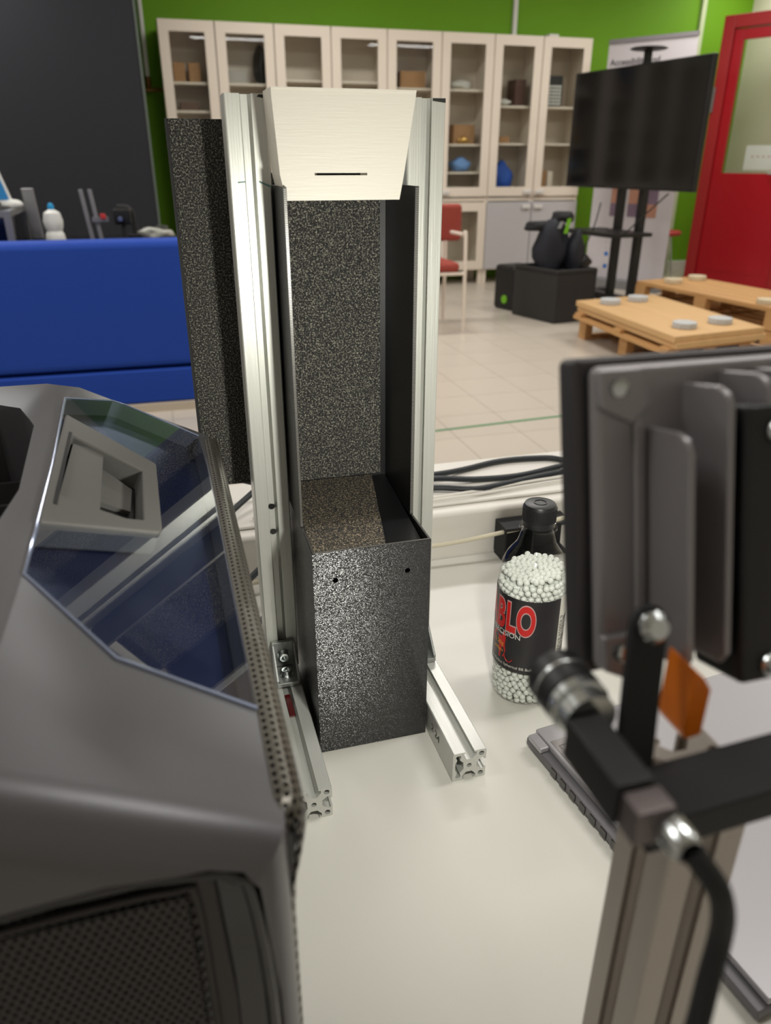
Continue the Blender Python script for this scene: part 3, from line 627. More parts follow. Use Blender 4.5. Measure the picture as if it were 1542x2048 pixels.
# angle brackets with two socket screws each
for k, x in enumerate((PX[0], PX[1])):
    bx0, bx1 = x+.004, x+.026; z0 = .0305; y1_ = PY-.0005
    br = thing('angle_bracket', ('cast corner bracket joining the left rail and upright', 'cast corner bracket half hidden beside the right rail')[k], 'bracket', 'corner brackets of the rig')
    MB().box(bx0, bx1, y1_-.032, y1_, z0, z0+.0045).build('foot_plate', zinc, br, bevel=.0008)
    MB().box(bx0, bx1, y1_-.0045, y1_, z0+.0047, z0+.032).build('back_plate', zinc, br, bevel=.0008)
    for xx in (bx0, bx1-.0022):
        MB().prism([(xx, y1_-.0318, z0+.0046), (xx, y1_-.0046, z0+.0046), (xx, y1_-.0046, z0+.0318), (xx, y1_-.0075, z0+.0318), (xx, y1_-.0318, z0+.0075)], (.0022, 0, 0)).build('cheek', zinc, br, bevel=.0004)
    cx = (bx0+bx1)/2
    for c_, ax in (((cx, y1_-.0046, z0+.018), (0, -1, 0)), ((cx, y1_-.019, z0+.0046), (0, 0, 1))):
        s1 = MB().lathe([(.0062, 0), (.0062, .001), (.0048, .001), (.0048, .0055), (.0043, .006), (.0024, .006), (.0024, .003), (.0001, .003)], c_, ax, 20).build('socket_screw', steel, br, True, angle=35)
# red insulated slot insert near the bracket of the left rail
tag(MB().box(.0125, .0175, .100, .131, .0224, .0236).build('slot_insert', mat('red_insert', (88, 20, 22), .3)), 'dark red strip in the slot of the left rail', 'strip')

# chute and bin (printed black body)
chu = thing('drop_chute', 'tall black printed drop chute with a deep bin at its foot', 'chute')
cx0, cx1 = .0340, .1330; wz0, wz1 = .2020, .4640; cyf, cyb = .1204, .2010
bx = [MB().box(.0346, .1330, .0715, .2005, .0005, .2015).build('bin', print_black, chu)]
prof = [(.0366, .0735), (.1310, .0735), (.1310, .1985), (.0366, .1985)]
cuts = [MB().prism([(x, y, .012) for x, y in prof], (0, 0, .25)).build('c', None)]
for hx, hz2 in ((.0526, .1753), (.1131, .1753)): cuts.append(MB().cyl((hx, .06, hz2), (hx, .10, hz2), .0023, n=16).build('c', None))
cut(bx[0], cuts)
MB().box(cx0, cx0+.0025, cyf, cyb, wz0, wz1).build('side_wall', wall_black, chu)
MB().box(cx1-.0030, cx1, cyf, cyb, wz0, wz1).build('side_wall', wall_black, chu)
MB().box(cx0+.0026, cx1-.0031, .1987, .2010, .2017, wz1).build('back_wall', wall_black, chu)
MB().prism([(.0368, .1983, .2095), (.0368, .0738, .1930), (.0368, .0738, .1905), (.0368, .1983, .2070)], (.0925, 0, 0)).build('ramp', wall_black, chu)
# layered rim lines of the bin
for k in range(2):
    i = .0006+.0008*k
    MB().box(.0346+i, .1330-i, .0715+i, .0715+i+.0003, .2016, .2019).box(.0346+i, .0346+i+.0003, .0715+i+.0004, .1980, .2016, .2019).box(.1330-i-.0003, .1330-i, .0715+i+.0004, .1980, .2016, .2019).build('rim_line', mat('print_edge', (96, 94, 90), .4), chu)
for x0_, x1_ in ((.0343, .0362), (.1303, .1328)):
    zz = []; mb = MB(); z = wz0+.001
    while z < wz1-.001: mb.box(x0_, x1_, cyf-.0003, cyf, z, z+.0007); z += .0012
    mb.build('layer_ridges', mat('print_sheen', (120, 118, 112), .3, .3), chu, kind='stuff')
# foam linings
tag(MB().box(.0370, .1243, .1955, .1985, .2128, .4720).build('foam_lining', foam), 'speckled black foam strip lining the back of the chute', 'foam')
tag(MB().prism([(.0370, .1950, .2096), (.1155, .1950, .2096), (.0965, .0745, .1936), (.0370, .0745, .1936)], (0, 0, .0024)).build('foam_ramp', foam_warm), 'speckled foam on the ramp inside the bin, brown light painted into its colour', 'foam')
wg = thing('side_wing', 'tall foam covered black board standing behind the left upright', 'foam board')
MB().box(-.0360, .0330, .2200, .2260, .2062, .5095).build('foam_face', foam, wg)
MB().box(-.0380, .0330, .2262, .2300, .2062, .5095).box(-.0382, -.0362, .2190, .2262, .2062, .5095).build('backing_board', matte_black, wg)
MB().box(.010, .026, .1960, .2198, .30, .31).box(.010, .026, .1960, .2198, .44, .45).build('spacer', matte_black, wg)

# funnel
fu = thing('funnel', 'white printed funnel clamped between the tops of the uprights', 'funnel')
yf0, yf1 = .125, .197
top = [(.0312, yf0), (.1309, yf0), (.1309, .1650), (.1345, .1650) , (.1345, yf1), (.0330, yf1), (.0330, .1650), (.0312, .1650)]
top = [(.0270, yf0), (.1360, yf0)]
def ring(x0, x1, y0, y1, z): return [(x0, y0, z), (x1, y0, z), (x1, y1, z), (x0, y1, z)]
lv = [ring(.0300, .1312, yf0, .1650, .5250), ring(.0300, .1308, yf0, .1650, .5205), ring(.0332, .1228, yf0, .1640, .4713), ring(.0368, .1196, yf0, .1630, .4550), ring(.0368+.0, .1196, yf0, .1630, .4548)]
li = [ring(.0325, .1287, yf0+.0025, .1625, .5250), ring(.0360, .1203, yf0+.0025, .1615, .4713), ring(.0385, .1176, yf0+.0025, .1610, .4550)]
mb = MB(); V = [p for r_ in lv[:4] for p in r_]; F = []
for k in range(3):
    for i in range(4): F.append((k*4+i, k*4+(i+1) % 4, (k+1)*4+(i+1) % 4, (k+1)*4+i))
V2 = [p for r_ in li for p in r_]; o2 = len(V)
for k in range(2):
    for i in range(4): F.append((o2+k*4+i, o2+(k+1)*4+i, o2+(k+1)*4+(i+1) % 4, o2+k*4+(i+1) % 4))
for i in range(4):
    F.append((i, o2+i, o2+(i+1) % 4, (i+1) % 4)); F.append((12+i, 12+(i+1) % 4, o2+8+(i+1) % 4, o2+8+i))
mb.add(V+V2, F)
fb = mb.build('hopper', white_pla, fu)
bm = bmesh.new(); bm.from_mesh(fb.data); bmesh.ops.recalc_face_normals(bm, faces=bm.faces); bm.to_mesh(fb.data); bm.free()
cut(fb, [MB().box(.0575, .0955, .11, .135, .4712, .4728).build('c', None)])
MB().box(.0600, .0915, yf0+.0045, yf0+.0060, .4700, .4740).build('slit_back', matte_black, fu)
MB().box(.0300, .1312, yf0-.0005, yf0, .5238, .5250).build('rim_bead', white_pla, fu)

# ================================================================== BOTTLE
BX, BY = .2485, .108
bt = thing('pellet_bottle', 'clear plastic bottle of white pellets with black cap and dark label', 'bottle')
prof = [(.001, .004), (.015, .006), (.026, .001), (.031, .004), (.0328, .012), (.0328, .060), (.0322, .062), (.0322, .118), (.0328, .120), (.0322, .132), (.0300, .143), (.0262, .152), (.0212, .159), (.0180, .164), (.0165, .169), (.0150, .174), (.0136, .177), (.0135, .180)]
MB().lathe(prof, (BX, BY, .0003), n=56).build('bottle_wall', clear, bt, True, angle=60)
MB().lathe([(.0135, .1795), (.0172, .180), (.0172, .1815), (.0135, .182)], (BX, BY, 0), n=40).build('neck_ring', clear, bt, True)
cap = MB().lathe([(.0138, .1825), (.0148, .1825), (.0148, .1865), (.0150, .187), (.0150, .2005), (.0138, .2035), (.0105, .2045), (.0001, .2040)], (BX, BY, 0), n=40).build('cap', mat('black_cap', (26, 26, 28), .38), bt, True, angle=50)
mb = MB()
for k in range(60):
    a_ = 2*math.pi*k/60; c_, s_ = math.cos(a_), math.sin(a_)
    mb.box(0, 0, 0, 0, 0, 0) if False else mb.cyl((BX+.0150*c_, BY+.0150*s_, .188), (BX+.0150*c_, BY+.0150*s_, .2005), .0004, n=4)
mb.build('cap_ribs', MATS['black_cap'], cap, kind='stuff')
MB().lathe([(.0060, .2046), (.0060, .2049), (.0052, .2049), (.0052, .2044)], (BX, BY, 0), n=24).build('cap_ring', MATS['black_cap'], cap, True)
# label: dark wrap spanning most of the bottle, pale barcode panel on the right
LR = .03300; lab_m = mat('dark_label', (36, 34, 36), .35, var=.5, scale=45)
def cylmap(r=LR, a0=0.0):
    return lambda x, y, z: (BX+(r+z)*math.cos(a0+x/LR), BY+(r+z)*math.sin(a0+x/LR), y)
AM = math.atan2(-.4433-BY, -.052-BX)          # side of the bottle turned to the front
def wrap(a0, a1, z0, z1, r, n=60):
    mb = MB(); vs = []; fs = []
    for i in range(n+1):
        a_ = a0+(a1-a0)*i/n
        for rr2, zz in ((r, z0), (r, z1)): vs.append((BX+rr2*math.cos(a_), BY+rr2*math.sin(a_), zz))
    for i in range(n): fs.append((2*i, 2*i+2, 2*i+3, 2*i+1))
    return mb.add(vs, fs)
LZ0, LZ1 = .0400, .1200
a_split = AM+.95
lb_ = wrap(a_split-4.9, a_split, LZ0, LZ1, .03295, 90).build('label', lab_m, bt)
pale = wrap(a_split, a_split+1.2, LZ0, LZ1, .03295, 30).build('barcode_panel', mat('pale_label', (224, 222, 210), .4), bt)
ink = mat('barcode_ink', (24, 22, 22), .5)
mb = MB(); u = a_split+.20; rnd = random.Random(3); zc = .052
zz = .052
while zz < .098:
    h_ = rnd.choice((.0004, .0007, .0011)); mb.add(wrap(u, u+.34, zz, zz+h_, .03305, 6).v, wrap(u, u+.34, zz, zz+h_, .03305, 6).f); zz += h_+rnd.choice((.0004, .0006, .001))
mb.build('barcode', ink, bt)
writing('barcode_digits', '6 430034 1 870098', .0062, ink, lambda x, y, z: (BX+.03308*math.cos(a_split+.07+.003/LR+y/LR*-1+.1), BY+.03308*math.sin(a_split+.07+.003/LR-y/LR+.1), .099-x), bt) if False else writing('barcode_digits', '6 430034 870098', .0062, ink, lambda x, y, z: (BX+.03308*math.cos(a_split+.05+y/LR), BY+.03308*math.sin(a_split+.05+y/LR), .100-x), bt)
redink = mat('red_letter', (196, 28, 26), .35); orangeink = mat('orange_letter', (230, 130, 70), .4); whiteink = mat('white_letter', (220, 218, 212), .4); glow = mat('pink_outline', (190, 150, 150), .5)
def lab_text(name, body, size, end_a, z, m, r, yscale=1.0, xscale=1.0, **k):
    v, f = text_geo(body, size, **k)
    bm = bmesh.new(); vs = [bm.verts.new(p) for p in v]
    for q in f:
        try: bm.faces.new([vs[i] for i in q])
        except ValueError: pass
    xa, xb = min(p[0] for p in v), max(p[0] for p in v); x = xa
    while x < xb:
        x += .0012; bmesh.ops.bisect_plane(bm, geom=bm.verts[:]+bm.edges[:]+bm.faces[:], plane_co=(x, 0, 0), plane_no=(1, 0, 0))
    bm.verts.index_update(); v = [tuple(q.co) for q in bm.verts]; f = [tuple(q.index for q in g_.verts) for g_ in bm.faces]; bm.free()
    mb = MB(); mb.add([(BX+r*math.cos(end_a+(p[0]-xb)*xscale/LR), BY+r*math.sin(end_a+(p[0]-xb)*xscale/LR), z+p[1]*yscale) for p in v], f); return mb.build(name, m, bt)
lab_text('brand_outline', 'DIABLO', .0270, AM+.205, .0842, glow, .03302, 1.55, .80, space=1.08, offset=.0018)
lab_text('brand_letters', 'DIABLO', .0270, AM+.18, .0842, redink, .03310, 1.55, .80, space=1.08, offset=.0009)
lab_text('label_line', 'PRECISION', .0075, AM-.20, .0770, whiteink, .03312)
lab_text('label_line', '5.95 mm', .0048, AM-.72, .0760, whiteink, .03312)
lab_text('label_line', 'for Perfect Spherical BB Bullets', .0042, AM+.35, .0440, whiteink, .03312)
em = MB(); ea_ = AM-.88
pts = [(0, .072), (.25, .077), (.42, .072), (.40, .076), (.50, .0795), (.52, .070), (.50, .062), (.42, .055), (.36, .052), (.30, .0485), (.15, .047), (0, .0475)]
pts = [(-.35, .072), (-.2, .078), (-.05, .074), (.08, .074), (.18, .0815), (.24, .074), (.22, .066), (.26, .060), (.20, .0525), (.02, .050), (-.2, .052), (-.36, .060)]
em.add([(BX+.03307*math.cos(ea_+a_), BY+.03307*math.sin(ea_+a_), z) for a_, z in pts], [tuple(range(len(pts)))]); em.build('red_emblem', redink, bt)
em = MB().tube([(BX+.0332*math.cos(ea_+a_), BY+.0332*math.sin(ea_+a_), z) for a_, z in ((.20, .056), (.30, .0505), (.42, .0498), (.50, .0530))], .0004, 6); em.build('emblem_tail', redink, bt)
lab_text('emblem_weight', '0.20g', .0062, ea_+.17, .0645, mat('yellow_letter', (236, 170, 60), .4), .03315)
lab_text('emblem_count', '2000pcs', .0044, ea_+.17, .0575, MATS['yellow_letter'], .03315)
# pellets
def pellets():
    bm = bmesh.new(); bmesh.ops.create_icosphere(bm, subdivisions=2, radius=.00295); V0 = [v.co.copy() for v in bm.verts]; F0 = [tuple(v.index for v in f_.verts) for f_ in bm.faces]; bm.free()
    mb = MB(); rnd = random.Random(5); spots = []
    def rad(z):
        if z < .010: return .026+.003*(z/.010)
        if z < .128: return .0289
        if z < .2: return .0289-(z-.128)*.22
        return .0289
    z = .0052; row = 0
    while z < .134:
        for shell in (0, 1, 2):
            r = rad(z)-shell*.0056; n_ = int(2*math.pi*r/.0061)
            if shell and .016 < z < .136 and shell == 2: continue
            for k in range(n_):
                a_ = 2*math.pi*(k+.5*(row % 2))/n_+rnd.uniform(-.03, .03)
                lim = .1335+.004*math.cos(a_-AM-2.2)
                if z > lim: continue
                spots.append((BX+(r+rnd.uniform(-.0004, .0004))*math.cos(a_), BY+(r+rnd.uniform(-.0004, .0004))*math.sin(a_), z+rnd.uniform(-.0009, .0009)))
        z += .0050; row += 1
    for k in range(90):
        a_ = k*2.399; r = .0262*math.sqrt(k/90); spots.append((BX+r*math.cos(a_), BY+r*math.sin(a_), .1365+.0035*math.cos(a_-AM-2.2)*r/.026+rnd.uniform(-.001, .0012)))
    for s_ in spots: mb.add([v+Vector(s_) for v in V0], F0)
    mb.cyl((BX, BY, .006), (BX, BY, .128), .0245, n=32)  # added white core that lightens the dark gaps between pellets
    return mb.build('pellets', mat('white_pellet', (222, 224, 216), .22), smooth=True, angle=90, kind='stuff')
tag(pellets(), 'white plastic pellets filling the clear bottle', 'pellets')

# ================================================================== LAPTOP
lp = thing('laptop', 'closed silver grey laptop lying on the desk under the lamp', 'laptop')
lid_m = mat('laptop_silver', (176, 174, 178), .4, .55); base_m = mat('laptop_graphite', (104, 102, 106), .45, .4)
la = Vector((.2125, .0290, 0)); le = Vector((.0300, -.2610, 0)); ln = le.normalized(); lx = Vector((-ln.y, ln.x, 0)); lx = lx if lx.x > 0 else -lx
LLn = .262; LWd = .36
MB().obox(la+UZ*.0035+lx*.002, ln*LLn, lx*LWd, UZ*.0085).build('base', base_m, lp, bevel=.0015)
MB().obox(la+UZ*.0125+lx*.010+ln*.001, ln*(LLn-.002), lx*(LWd-.012), UZ*.0062).build('lid', lid_m, lp, bevel=.0012)
MB().obox(la+UZ*.0125+lx*.0005+ln*.004, ln*.020, lx*.009, UZ*.005).build('hinge_cover', lid_m, lp, bevel=.001)
MB().obox(la+UZ*.0188+lx*.013+ln*.020, ln*.050, lx*.016, UZ*.0003).build('name_plate', mat('plate_silver', (158, 154, 154), .3, .7), lp)
writing('lettering', 'Lenovo', .0135, mat('plate_letters', (108, 104, 106), .4), lambda x, y, z: la+UZ*.01925+lx*(.0165+y)+ln*(.026+x), lp)
for k in range(14):
    u = .040+k*.0135
    MB().obox(la+UZ*.0045+lx*.0012+ln*u, ln*.0075, lx*.0012, UZ*.0065).build('vent_slot', gloss_black, lp)
for (u, v) in ((.02, .02), (.24, .02), (.02, .33), (.24, .33)):
    MB().cyl(la+ln*u+lx*v+UZ*.0003, la+ln*u+lx*v+UZ*.0036, .007, n=14).build('rubber_foot', rubber, lp)

# ================================================================== COMPUTER
pc = thing('computer_tower', 'large charcoal computer case with slanted clear cover at the left', 'computer')
SA = R(27); O = Vector((-.033, 0, .270)); E2 = Vector((-math.cos(SA), 0, math.sin(SA))); NN = Vector((math.sin(SA), 0, math.cos(SA))); EY = Vector((0, 1, 0))
def sp(y, s_, h=0): return O+EY*y+E2*s_+NN*h
YF, YB = -.262, .190
xs = sp(0, .105)
sec = [(-.0325, .0005), (-.0325, .2690), (xs.x, xs.z), (-.150, .3225), (-.46, .3225), (-.46, .0005)]
def inset(P, d):
    n_ = len(P); out = []
    for i in range(n_):
        p0, p1, p2 = Vector(P[i-1]), Vector(P[i]), Vector(P[(i+1) % n_])
        e0, e1 = (p1-p0).normalized(), (p2-p1).normalized()
        m0, m1 = Vector((-e0.y, e0.x)), Vector((-e1.y, e1.x))
        out.append(tuple(p1+(m0+m1)*(d/(1+m0.dot(m1)))))
    return out
mb = MB(); RB = .019; stations = [(YF+RB-RB*math.sin(math.pi/2*k/8), RB-RB*math.cos(math.pi/2*k/8)) for k in range(8, -1, -1)]+[(YB-.008, 0), (YB, .008)]
NS = len(sec)
for y, d in stations: mb.v += [(x, y, z) for x, z in inset(sec, d)]
for a_ in range(len(stations)-1):
    for b2 in range(NS): mb.f.append((a_*NS+b2, (a_+1)*NS+b2, (a_+1)*NS+(b2+1) % NS, a_*NS+(b2+1) % NS))
mb.f += [tuple(range(NS)), tuple(range(len(stations)*NS-1, (len(stations)-1)*NS-1, -1))]
body = mb.build('case_shell', shell_grey, pc)
bm = bmesh.new(); bm.from_mesh(body.data); bmesh.ops.recalc_face_normals(bm, faces=bm.faces); bm.to_mesh(body.data); bm.free()
gl_poly = [(0.1408, .112), (.1780, .0788), (.1800, .0689), (.1680, .0075), (.1012, .0045), (-.0106, .0035), (-.1057, .0030), (-.1857, .0025), (-.1729, .0621), (-.1262, .1038), (-.0753, .1045), (.0069, .1063)]
vent = [(-.30, .135), (-.180, .134), (-.160, .118), (-.146, .077), (-.140, -.033), (-.1437, -.078), (-.152, -.0875), (-.30, -.0875)]
front_out = [(-.440, .236), (-.20, .2665), (-.1217, .2725), (-.0913, .2745), (-.0600, .2700), (-.0490, .2650), (-.0440, .2560), (-.0400, .1950), (-.0390, .030), (-.440, .030)]
cutters = [MB().prism([sp(y, s_, -.014) for y, s_ in gl_poly], NN*.05).build('c', None),
           MB().prism([(x, y, .23) for x, y in vent], (0, 0, .2)).build('c', None),
           MB().prism([(x, YF-.02, z) for x, z in front_out], (0, .032, 0)).build('c', None)]
cut(body, cutters)
for p in body.data.polygons: p.use_smooth = True
bm = bmesh.new(); bm.from_mesh(body.data)
for e in bm.edges:
    if len(e.link_faces) == 2 and e.calc_face_angle(0) > R(35): e.smooth = False
bm.to_mesh(body.data); bm.free()
def shrink(poly, k):
    cx = sum(p[0] for p in poly)/len(poly); cy_ = sum(p[1] for p in poly)/len(poly)
    return [(cx+(p[0]-cx)*k, cy_+(p[1]-cy_)*k) for p in poly]
MB().prism([sp(y, s_, -.0138) for y, s_ in shrink(gl_poly, .995)], NN*.001).build('cover_floor', navy, pc)
gp = shrink(gl_poly, .992)
frp = [(.0986, .125), (.0606, .0447), (-.0405, .0419), (-.0465, .0431), (-.0568, .0645), (-.0763, .125)]
cut(MB().prism([sp(y, s_, -.0016) for y, s_ in gp], NN*.0022).build('clear_cover', cover_glass, pc, label='clear slanted cover over a navy interior'),
    [MB().prism([sp(y, s_, -.01) for y, s_ in frp], NN*.03).build('c', None)])
rim_m = mat('polished_rim', (150, 160, 185), .12, .6)
mb = MB(); q = [sp(y, s_, .0004) for y, s_ in gl_poly]; mb.tube(q[7:]+[q[0]], .0009, 8, smooth=1); mb.build('cover_edge', rim_m, pc, True)
MB().tube([q[0], q[1], q[2], q[3]], .0007, 8, smooth=1).build('cover_edge', rim_m, pc, True)
frp = [(.0986, .108), (.0606, .0447), (-.0405, .0419), (-.0465, .0431), (-.0568, .0645), (-.0763, .1044), (.0069, .1063)]
hole = [(.0592, .1000), (.0398, .0542), (-.0369, .0528), (-.0417, .0623), (-.0406, .0788), (-.0374, .1000)]
frm = MB().prism([sp(y, s_, -.0125) for y, s_ in frp], NN*.0155).build('inner_frame', frame_grey, pc)
cut(frm, [MB().prism([sp(y, s_, -.05) for y, s_ in hole], NN*.09).build('c', None)])
bq = frm.modifiers.new('bevel', 'BEVEL'); bq.width = .0012; bq.segments = 2; bq.limit_method = 'ANGLE'
MB().prism([sp(y, s_, -.0122) for y, s_ in shrink(hole, 1.04)], NN*.0004).build('recess_floor', black_plastic, frm)
MB().prism([sp(y, s_, -.003) for y, s_ in ((.0537, .0985), (.0559, .0793), (-.0367, .0763), (-.0338, .0985))], NN*.003).build('release_flap', frame_grey, frm)
MB().prism([sp(y, s_, -.0115) for y, s_ in ((.050, .0780), (.030, .0570), (-.005, .0570), (-.005, .0780))], NN*.0030).build('dark_insert', frame_grey, frm)
MB().prism([sp(y, s_, .0031) for y, s_ in ((.064, .1012), (.064, .1030), (-.052, .1005), (-.052, .0985))], NN*.0003).build('hinge_gap', matte_black, frm)
MB().box(-.30, -.139, -.0875, .135, .2305, .2315).build('vent_floor', gloss_black, pc)
for k in range(5):
    MB().obox((-.29, -.07+k*.042, .240), (.145, 0, 0), (0, .004, 0), (0, .012, .030)).build('vent_slat', matte_black, pc)
# mesh strip along the right upper edge
arc0 = [(-.0352, .2708), (-.0300, .2716), (-.0258, .2690), (-.0234, .2635), (-.0234, .2556), (-.0254, .2440), (-.0284, .2300), (-.0298, .2100), (-.0300, .1700), (-.0300, .1300)]
def resample(P, n):
    P = [Vector(p) for p in P]; L_ = [0]
    for a_, b2 in zip(P, P[1:]): L_.append(L_[-1]+(b2-a_).length)
    out = []
    for k in range(n):
        t = L_[-1]*k/(n-1); i = max(j for j in range(len(L_)-1) if L_[j] <= t+1e-9); out.append(tuple(P[i].lerp(P[i+1], (t-L_[i])/(L_[i+1]-L_[i]))))
    return out
arc = resample(arc0, 41)
def arcp(v, dh):
    n_ = len(arc)-1; t = max(0, min(.9999, v))*n_; i = int(t); k = t-i
    a_, b2 = Vector(arc[i]), Vector(arc[i+1]); p = a_.lerp(b2, k); tt = (b2-a_).normalized(); nn = Vector((tt.y, -tt.x))
    nn = -nn; return p - nn*dh if False else p + Vector((-tt.y, tt.x))*dh
mesh_m = mat('pewter_mesh', (104, 101, 94), .32, .7)
def taper(u):
    t = min(max(-.232-u, 0), .0185); return .019-math.sqrt(max(.019**2-t*t, 0))
def fstrip(u, v, h):
    p = arcp(v, h); k = taper(u); return (p.x-k, u, p.y-k*.8)
perforated(fstrip, -.2444, .170, 0, .9999, .0044, .0238, .60, .0008).build('edge_mesh', mesh_m, pc, kind='stuff')
ar2 = [(x-.0016, z-.0016) for x, z in arc]+[(-.036, .13)]
mb = MB(); ys = [-.2446, -.243, -.2415, -.240, -.236, -.232, .170]; n_ = len(ar2)
for y in ys: mb.v += [(x-taper(y), y, z-taper(y)*.8) for x, z in ar2]
for a_ in range(len(ys)-1):
    for b2 in range(n_): mb.f.append((a_*n_+b2, a_*n_+(b2+1) % n_, (a_+1)*n_+(b2+1) % n_, (a_+1)*n_+b2))
mb.f += [tuple(range(n_)), tuple(range((len(ys)-1)*n_, len(ys)*n_))]
mb.build('mesh_backing', gloss_black, pc)
# front: glossy surround and perforated intake
fy = YF+.0118
MB().prism([(x, fy-.0006, z) for x, z in shrink(front_out, .998)], (0, .0005, 0)).build('front_panel', gloss_black, pc)
for k, (off, rad) in enumerate(((0, .0016),)):
    pts = [(-.440, .232), (-.20, .2625), (-.1217, .2690), (-.0913, .2712), (-.0600, .2668), (-.0515, .2618), (-.0475, .2540), (-.0440, .1950), (-.0430, .034)]
    MB().tube([(x, YF+.003, z) for x, z in pts], .0022, 10, smooth=3).build('front_ring', gloss_black, pc, True)
MB().prism([(-.0655, fy-.0012, .2640), (-.0590, fy-.0012, .2620), (-.0560, fy-.0012, .1950), (-.0560, fy-.0012, .03), (-.0640, fy-.0012, .03), (-.0640, fy-.0012, .1950)], (0, -.0040, 0)).build('front_bar', mat('dark_bronze', (44, 40, 40), .4), pc, bevel=.001)
fm = mat('dark_mesh', (58, 54, 54), .35, .3)
perforated(lambda u, v, h: (u, fy-.0045-h, v+(.0 if u < -.12 else 0)), -.225, -.0660, .085, .2530, .0034, .0030, .66, .0012).build('intake_mesh', fm, pc, kind='stuff')
MB().tube([(-.228, fy-.0050, .246), (-.14, fy-.0050, .2560), (-.10, fy-.0050, .2585), (-.072, fy-.0050, .2580), (-.0655, fy-.0050, .2520), (-.0645, fy-.0050, .1950), (-.0640, fy-.0050, .085)], .0016, 8, smooth=3).build('mesh_rim', mat('dark_bronze', (44, 40, 40), .4), pc, True)

# ================================================================== LAMP
lm = thing('flood_lamp', 'square grey flood lamp seen from its finned back at the right', 'lamp')
Wd, Hh = .088, .107
def lpnt(u, v, w): return LT+LU*u+LV*v+LW*w
cast = mat('grey_cast_metal', (150, 147, 149), .36, .45)
dkc = mat('dark_bezel', (70, 68, 70), .45, .5)
MB().obox(lpnt(0, 0, -.018), LU*Wd, LV*Hh, LW*.012).build('front_bezel', dkc, lm, bevel=.0025, seg=3)
MB().obox(lpnt(.0035, .003, -.006), LU*(Wd-.007), LV*(Hh-.006), LW*.006).build('rear_housing', cast, lm, bevel=.003, seg=3)
MB().obox(lpnt(.006, .006, -.0195), LU*(Wd-.012), LV*(Hh-.012), LW*.001).build('front_glass', clear, lm)
MB().obox(lpnt(.020, .033, -.0189), LU*.032, LV*.032, LW*.0004).build('led_plate', mat('led_yellow', (250, 240, 200), .4, emit=6), lm)
for (u, v) in ((.010, .010), (Wd-.010, .010), (.010, Hh-.010), (Wd-.010, Hh-.010)):
    t_ = MB().prism([lpnt(u-.006, v-.006, -.002), lpnt(u+.008, v-.006, -.002), lpnt(u+.012, v+.006, -.002), lpnt(u+.006, v+.012, -.002), lpnt(u-.006, v+.006, -.002)], LW*.005).build('screw_boss', cast, lm, bevel=.0012)
    MB().lathe([(.0001, .002), (.002, .002), (.003, .0015), (.003, 0)], lpnt(u, v, .003), LW, 14).build('screw', steel, t_, True)
for k, (u, hgt, v0) in enumerate(((.0215, .022, .023), (.0352, .022, .010), (.0489, .022, .007), (.0620, .022, .007), (.0757, .020, .020))):
    P_ = [(v0, -.001), (v0+.001, hgt-.006), (v0+.003, hgt-.002), (v0+.007, hgt), (Hh-.012, hgt), (Hh-.008, hgt-.003), (Hh-.008, -.002)]
    MB().prism([lpnt(u, v, w_) for v, w_ in P_], LU*.0024).build('cooling_fin', cast, lm, bevel=.0006)
MB().prism([lpnt(.0165, .003, 0), lpnt(.0205, .020, 0), lpnt(.0205, Hh-.008, 0), lpnt(.0165, Hh-.008, 0)], LW*.002).build('housing_step', cast, lm, bevel=.0008)
MB().obox(lpnt(.0400, .017, .0002), LU*.021, LV*.089, LW*.0235).build('driver_box', black_plastic, lm, bevel=.002)
for (u, v) in ((.0510, .0255), (.0510, .1000)):
    MB().lathe([(.0001, .003), (.0025, .003), (.0042, .001), (.0042, 0)], lpnt(u, v, .0239), LW, 18).build('driver_screw', steel, lm, True)
# lamp bracket
bk = thing('lamp_bracket', 'black flat steel bracket holding the lamp and the small camera', 'bracket')
b0 = Vector((.0755, -.2835, .3555)); b1 = Vector((.0680, -.2975, .3130)); bd_ = (b1-b0); bn_ = bd_.normalized(); bu = Vector((1, 0, 0)); bu = (bu-bn_*bu.dot(bn_)).normalized(); bw_ = bn_.cross(bu)
bw_ = bw_ if bw_.y < 0 else -bw_
arm = [b0+bu*(.0062*math.cos(a_))+(-bn_)*(.0062*math.sin(a_)) for a_ in [math.pi*k/10 for k in range(11)]]
arm = [b0+bu*.0062*math.cos(math.pi*k/10)-bn_*.0062*math.sin(math.pi*k/10) for k in range(11)]+[b1-bu*.0062, b1+bu*.0062]
MB().prism(arm, bw_*-.0028).build('arm', matte_black, bk, bevel=.0004)
MB().lathe([(.0001, .0045), (.0032, .0045), (.0050, .0025), (.0050, 0)], b0, bw_, 20).build('bolt', steel, bk, True)
MB().obox(Vector((.0630, -.3150, .2990)), (.075, 0, .004), (0, .0205, 0), (0, -.002, .0145)).build('cross_bar', matte_black, bk, bevel=.001)
tag(MB().prism([(.0885, -.2925, .3160), (.0945, -.2925, .3170), (.0945, -.2925, .3345), (.0915, -.2925, .3390), (.0875, -.2925, .3430), (.0875, -.2925, .3200)], (0, .014, 0)).build('orange_clamp', orange, bevel=.0008), 'orange plastic clamp block beside the black lamp bracket', 'clamp')

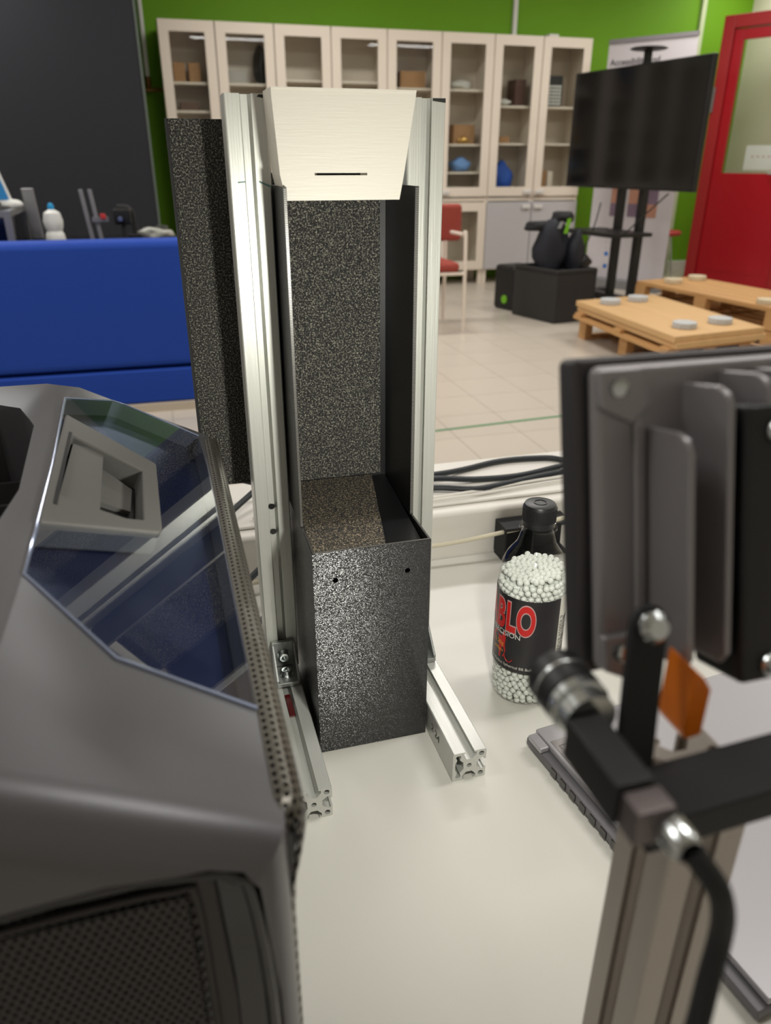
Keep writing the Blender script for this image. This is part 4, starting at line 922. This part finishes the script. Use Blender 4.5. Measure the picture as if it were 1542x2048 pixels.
# ================================================================== CAMERA
cm = thing('industrial_camera', 'small black industrial camera with chrome ringed lens aimed at the rig', 'camera')
Lp = Vector((.0530, -.2697, .3329)); AY = Vector((0, -1, 0))
MB().lathe([(.0001, .0035), (.0055, .0035), (.0060, .0005), (.0090, 0), (.0095, .0012), (.0095, .0135), (.0088, .0140)], Lp, AY, 36).build('lens_barrel', black_plastic, cm, True, angle=35)
MB().lathe([(.0096, .0060), (.0098, .0063), (.0098, .0070), (.0096, .0073)], Lp, AY, 36).build('focus_ring', steel, cm, True)
MB().lathe([(.0090, .0142), (.0094, .0144), (.0094, .0175), (.0084, .0178), (.0084, .0235), (.0001, .0236)], Lp, AY, 36).build('mount_ring', steel, cm, True, angle=35)
MB().box(Lp.x-.0085, Lp.x+.0030, Lp.y-.0510, Lp.y-.0238, Lp.z-.0108, Lp.z+.0030).build('camera_body', black_plastic, cm, bevel=.0008)
MB().box(Lp.x-.0070, Lp.x+.0040, Lp.y-.0590, Lp.y-.0512, Lp.z-.0105, Lp.z+.0010).build('rear_plate', mat('smoked_metal', (120, 112, 112), .35, .7), cm, bevel=.0006)
MB().lathe([(.0045, 0), (.0045, .006), (.0034, .008)], Vector((Lp.x+.003, Lp.y-.0592, Lp.z-.006)), AY, 20).build('connector', steel, cm, True)
tag(MB().tube([(.0570, -.3365, .3265), (.0625, -.3410, .3180), (.0662, -.3415, .3080), (.0680, -.3412, .2968), (.0660, -.3430, .2848), (.0620, -.3469, .2730), (.0520, -.3560, .2400), (.04, -.38, .12), (.03, -.40, .02)], .0031, 12).build('camera_cable', matte_black, smooth=True), 'thick black cable curving down from the camera in front of the stand', 'cable')
# stand
stn = thing('camera_stand', 'vertical aluminium profile stand at the lower right of the view', 'stand')
profile('column', mat('satin_aluminium', (176, 168, 160), .4, .6, bump=.15, scale=900, stretch=(1, 1, .02)), stn, 'NESW', .287, (.0925+.015, -.2930+.015, .1450), (0, 0, 1), (1, 0, 0))
MB().box(.0860, .1290, -.3000, -.2560, .0003, .0010).build('pad', rubber, stn)
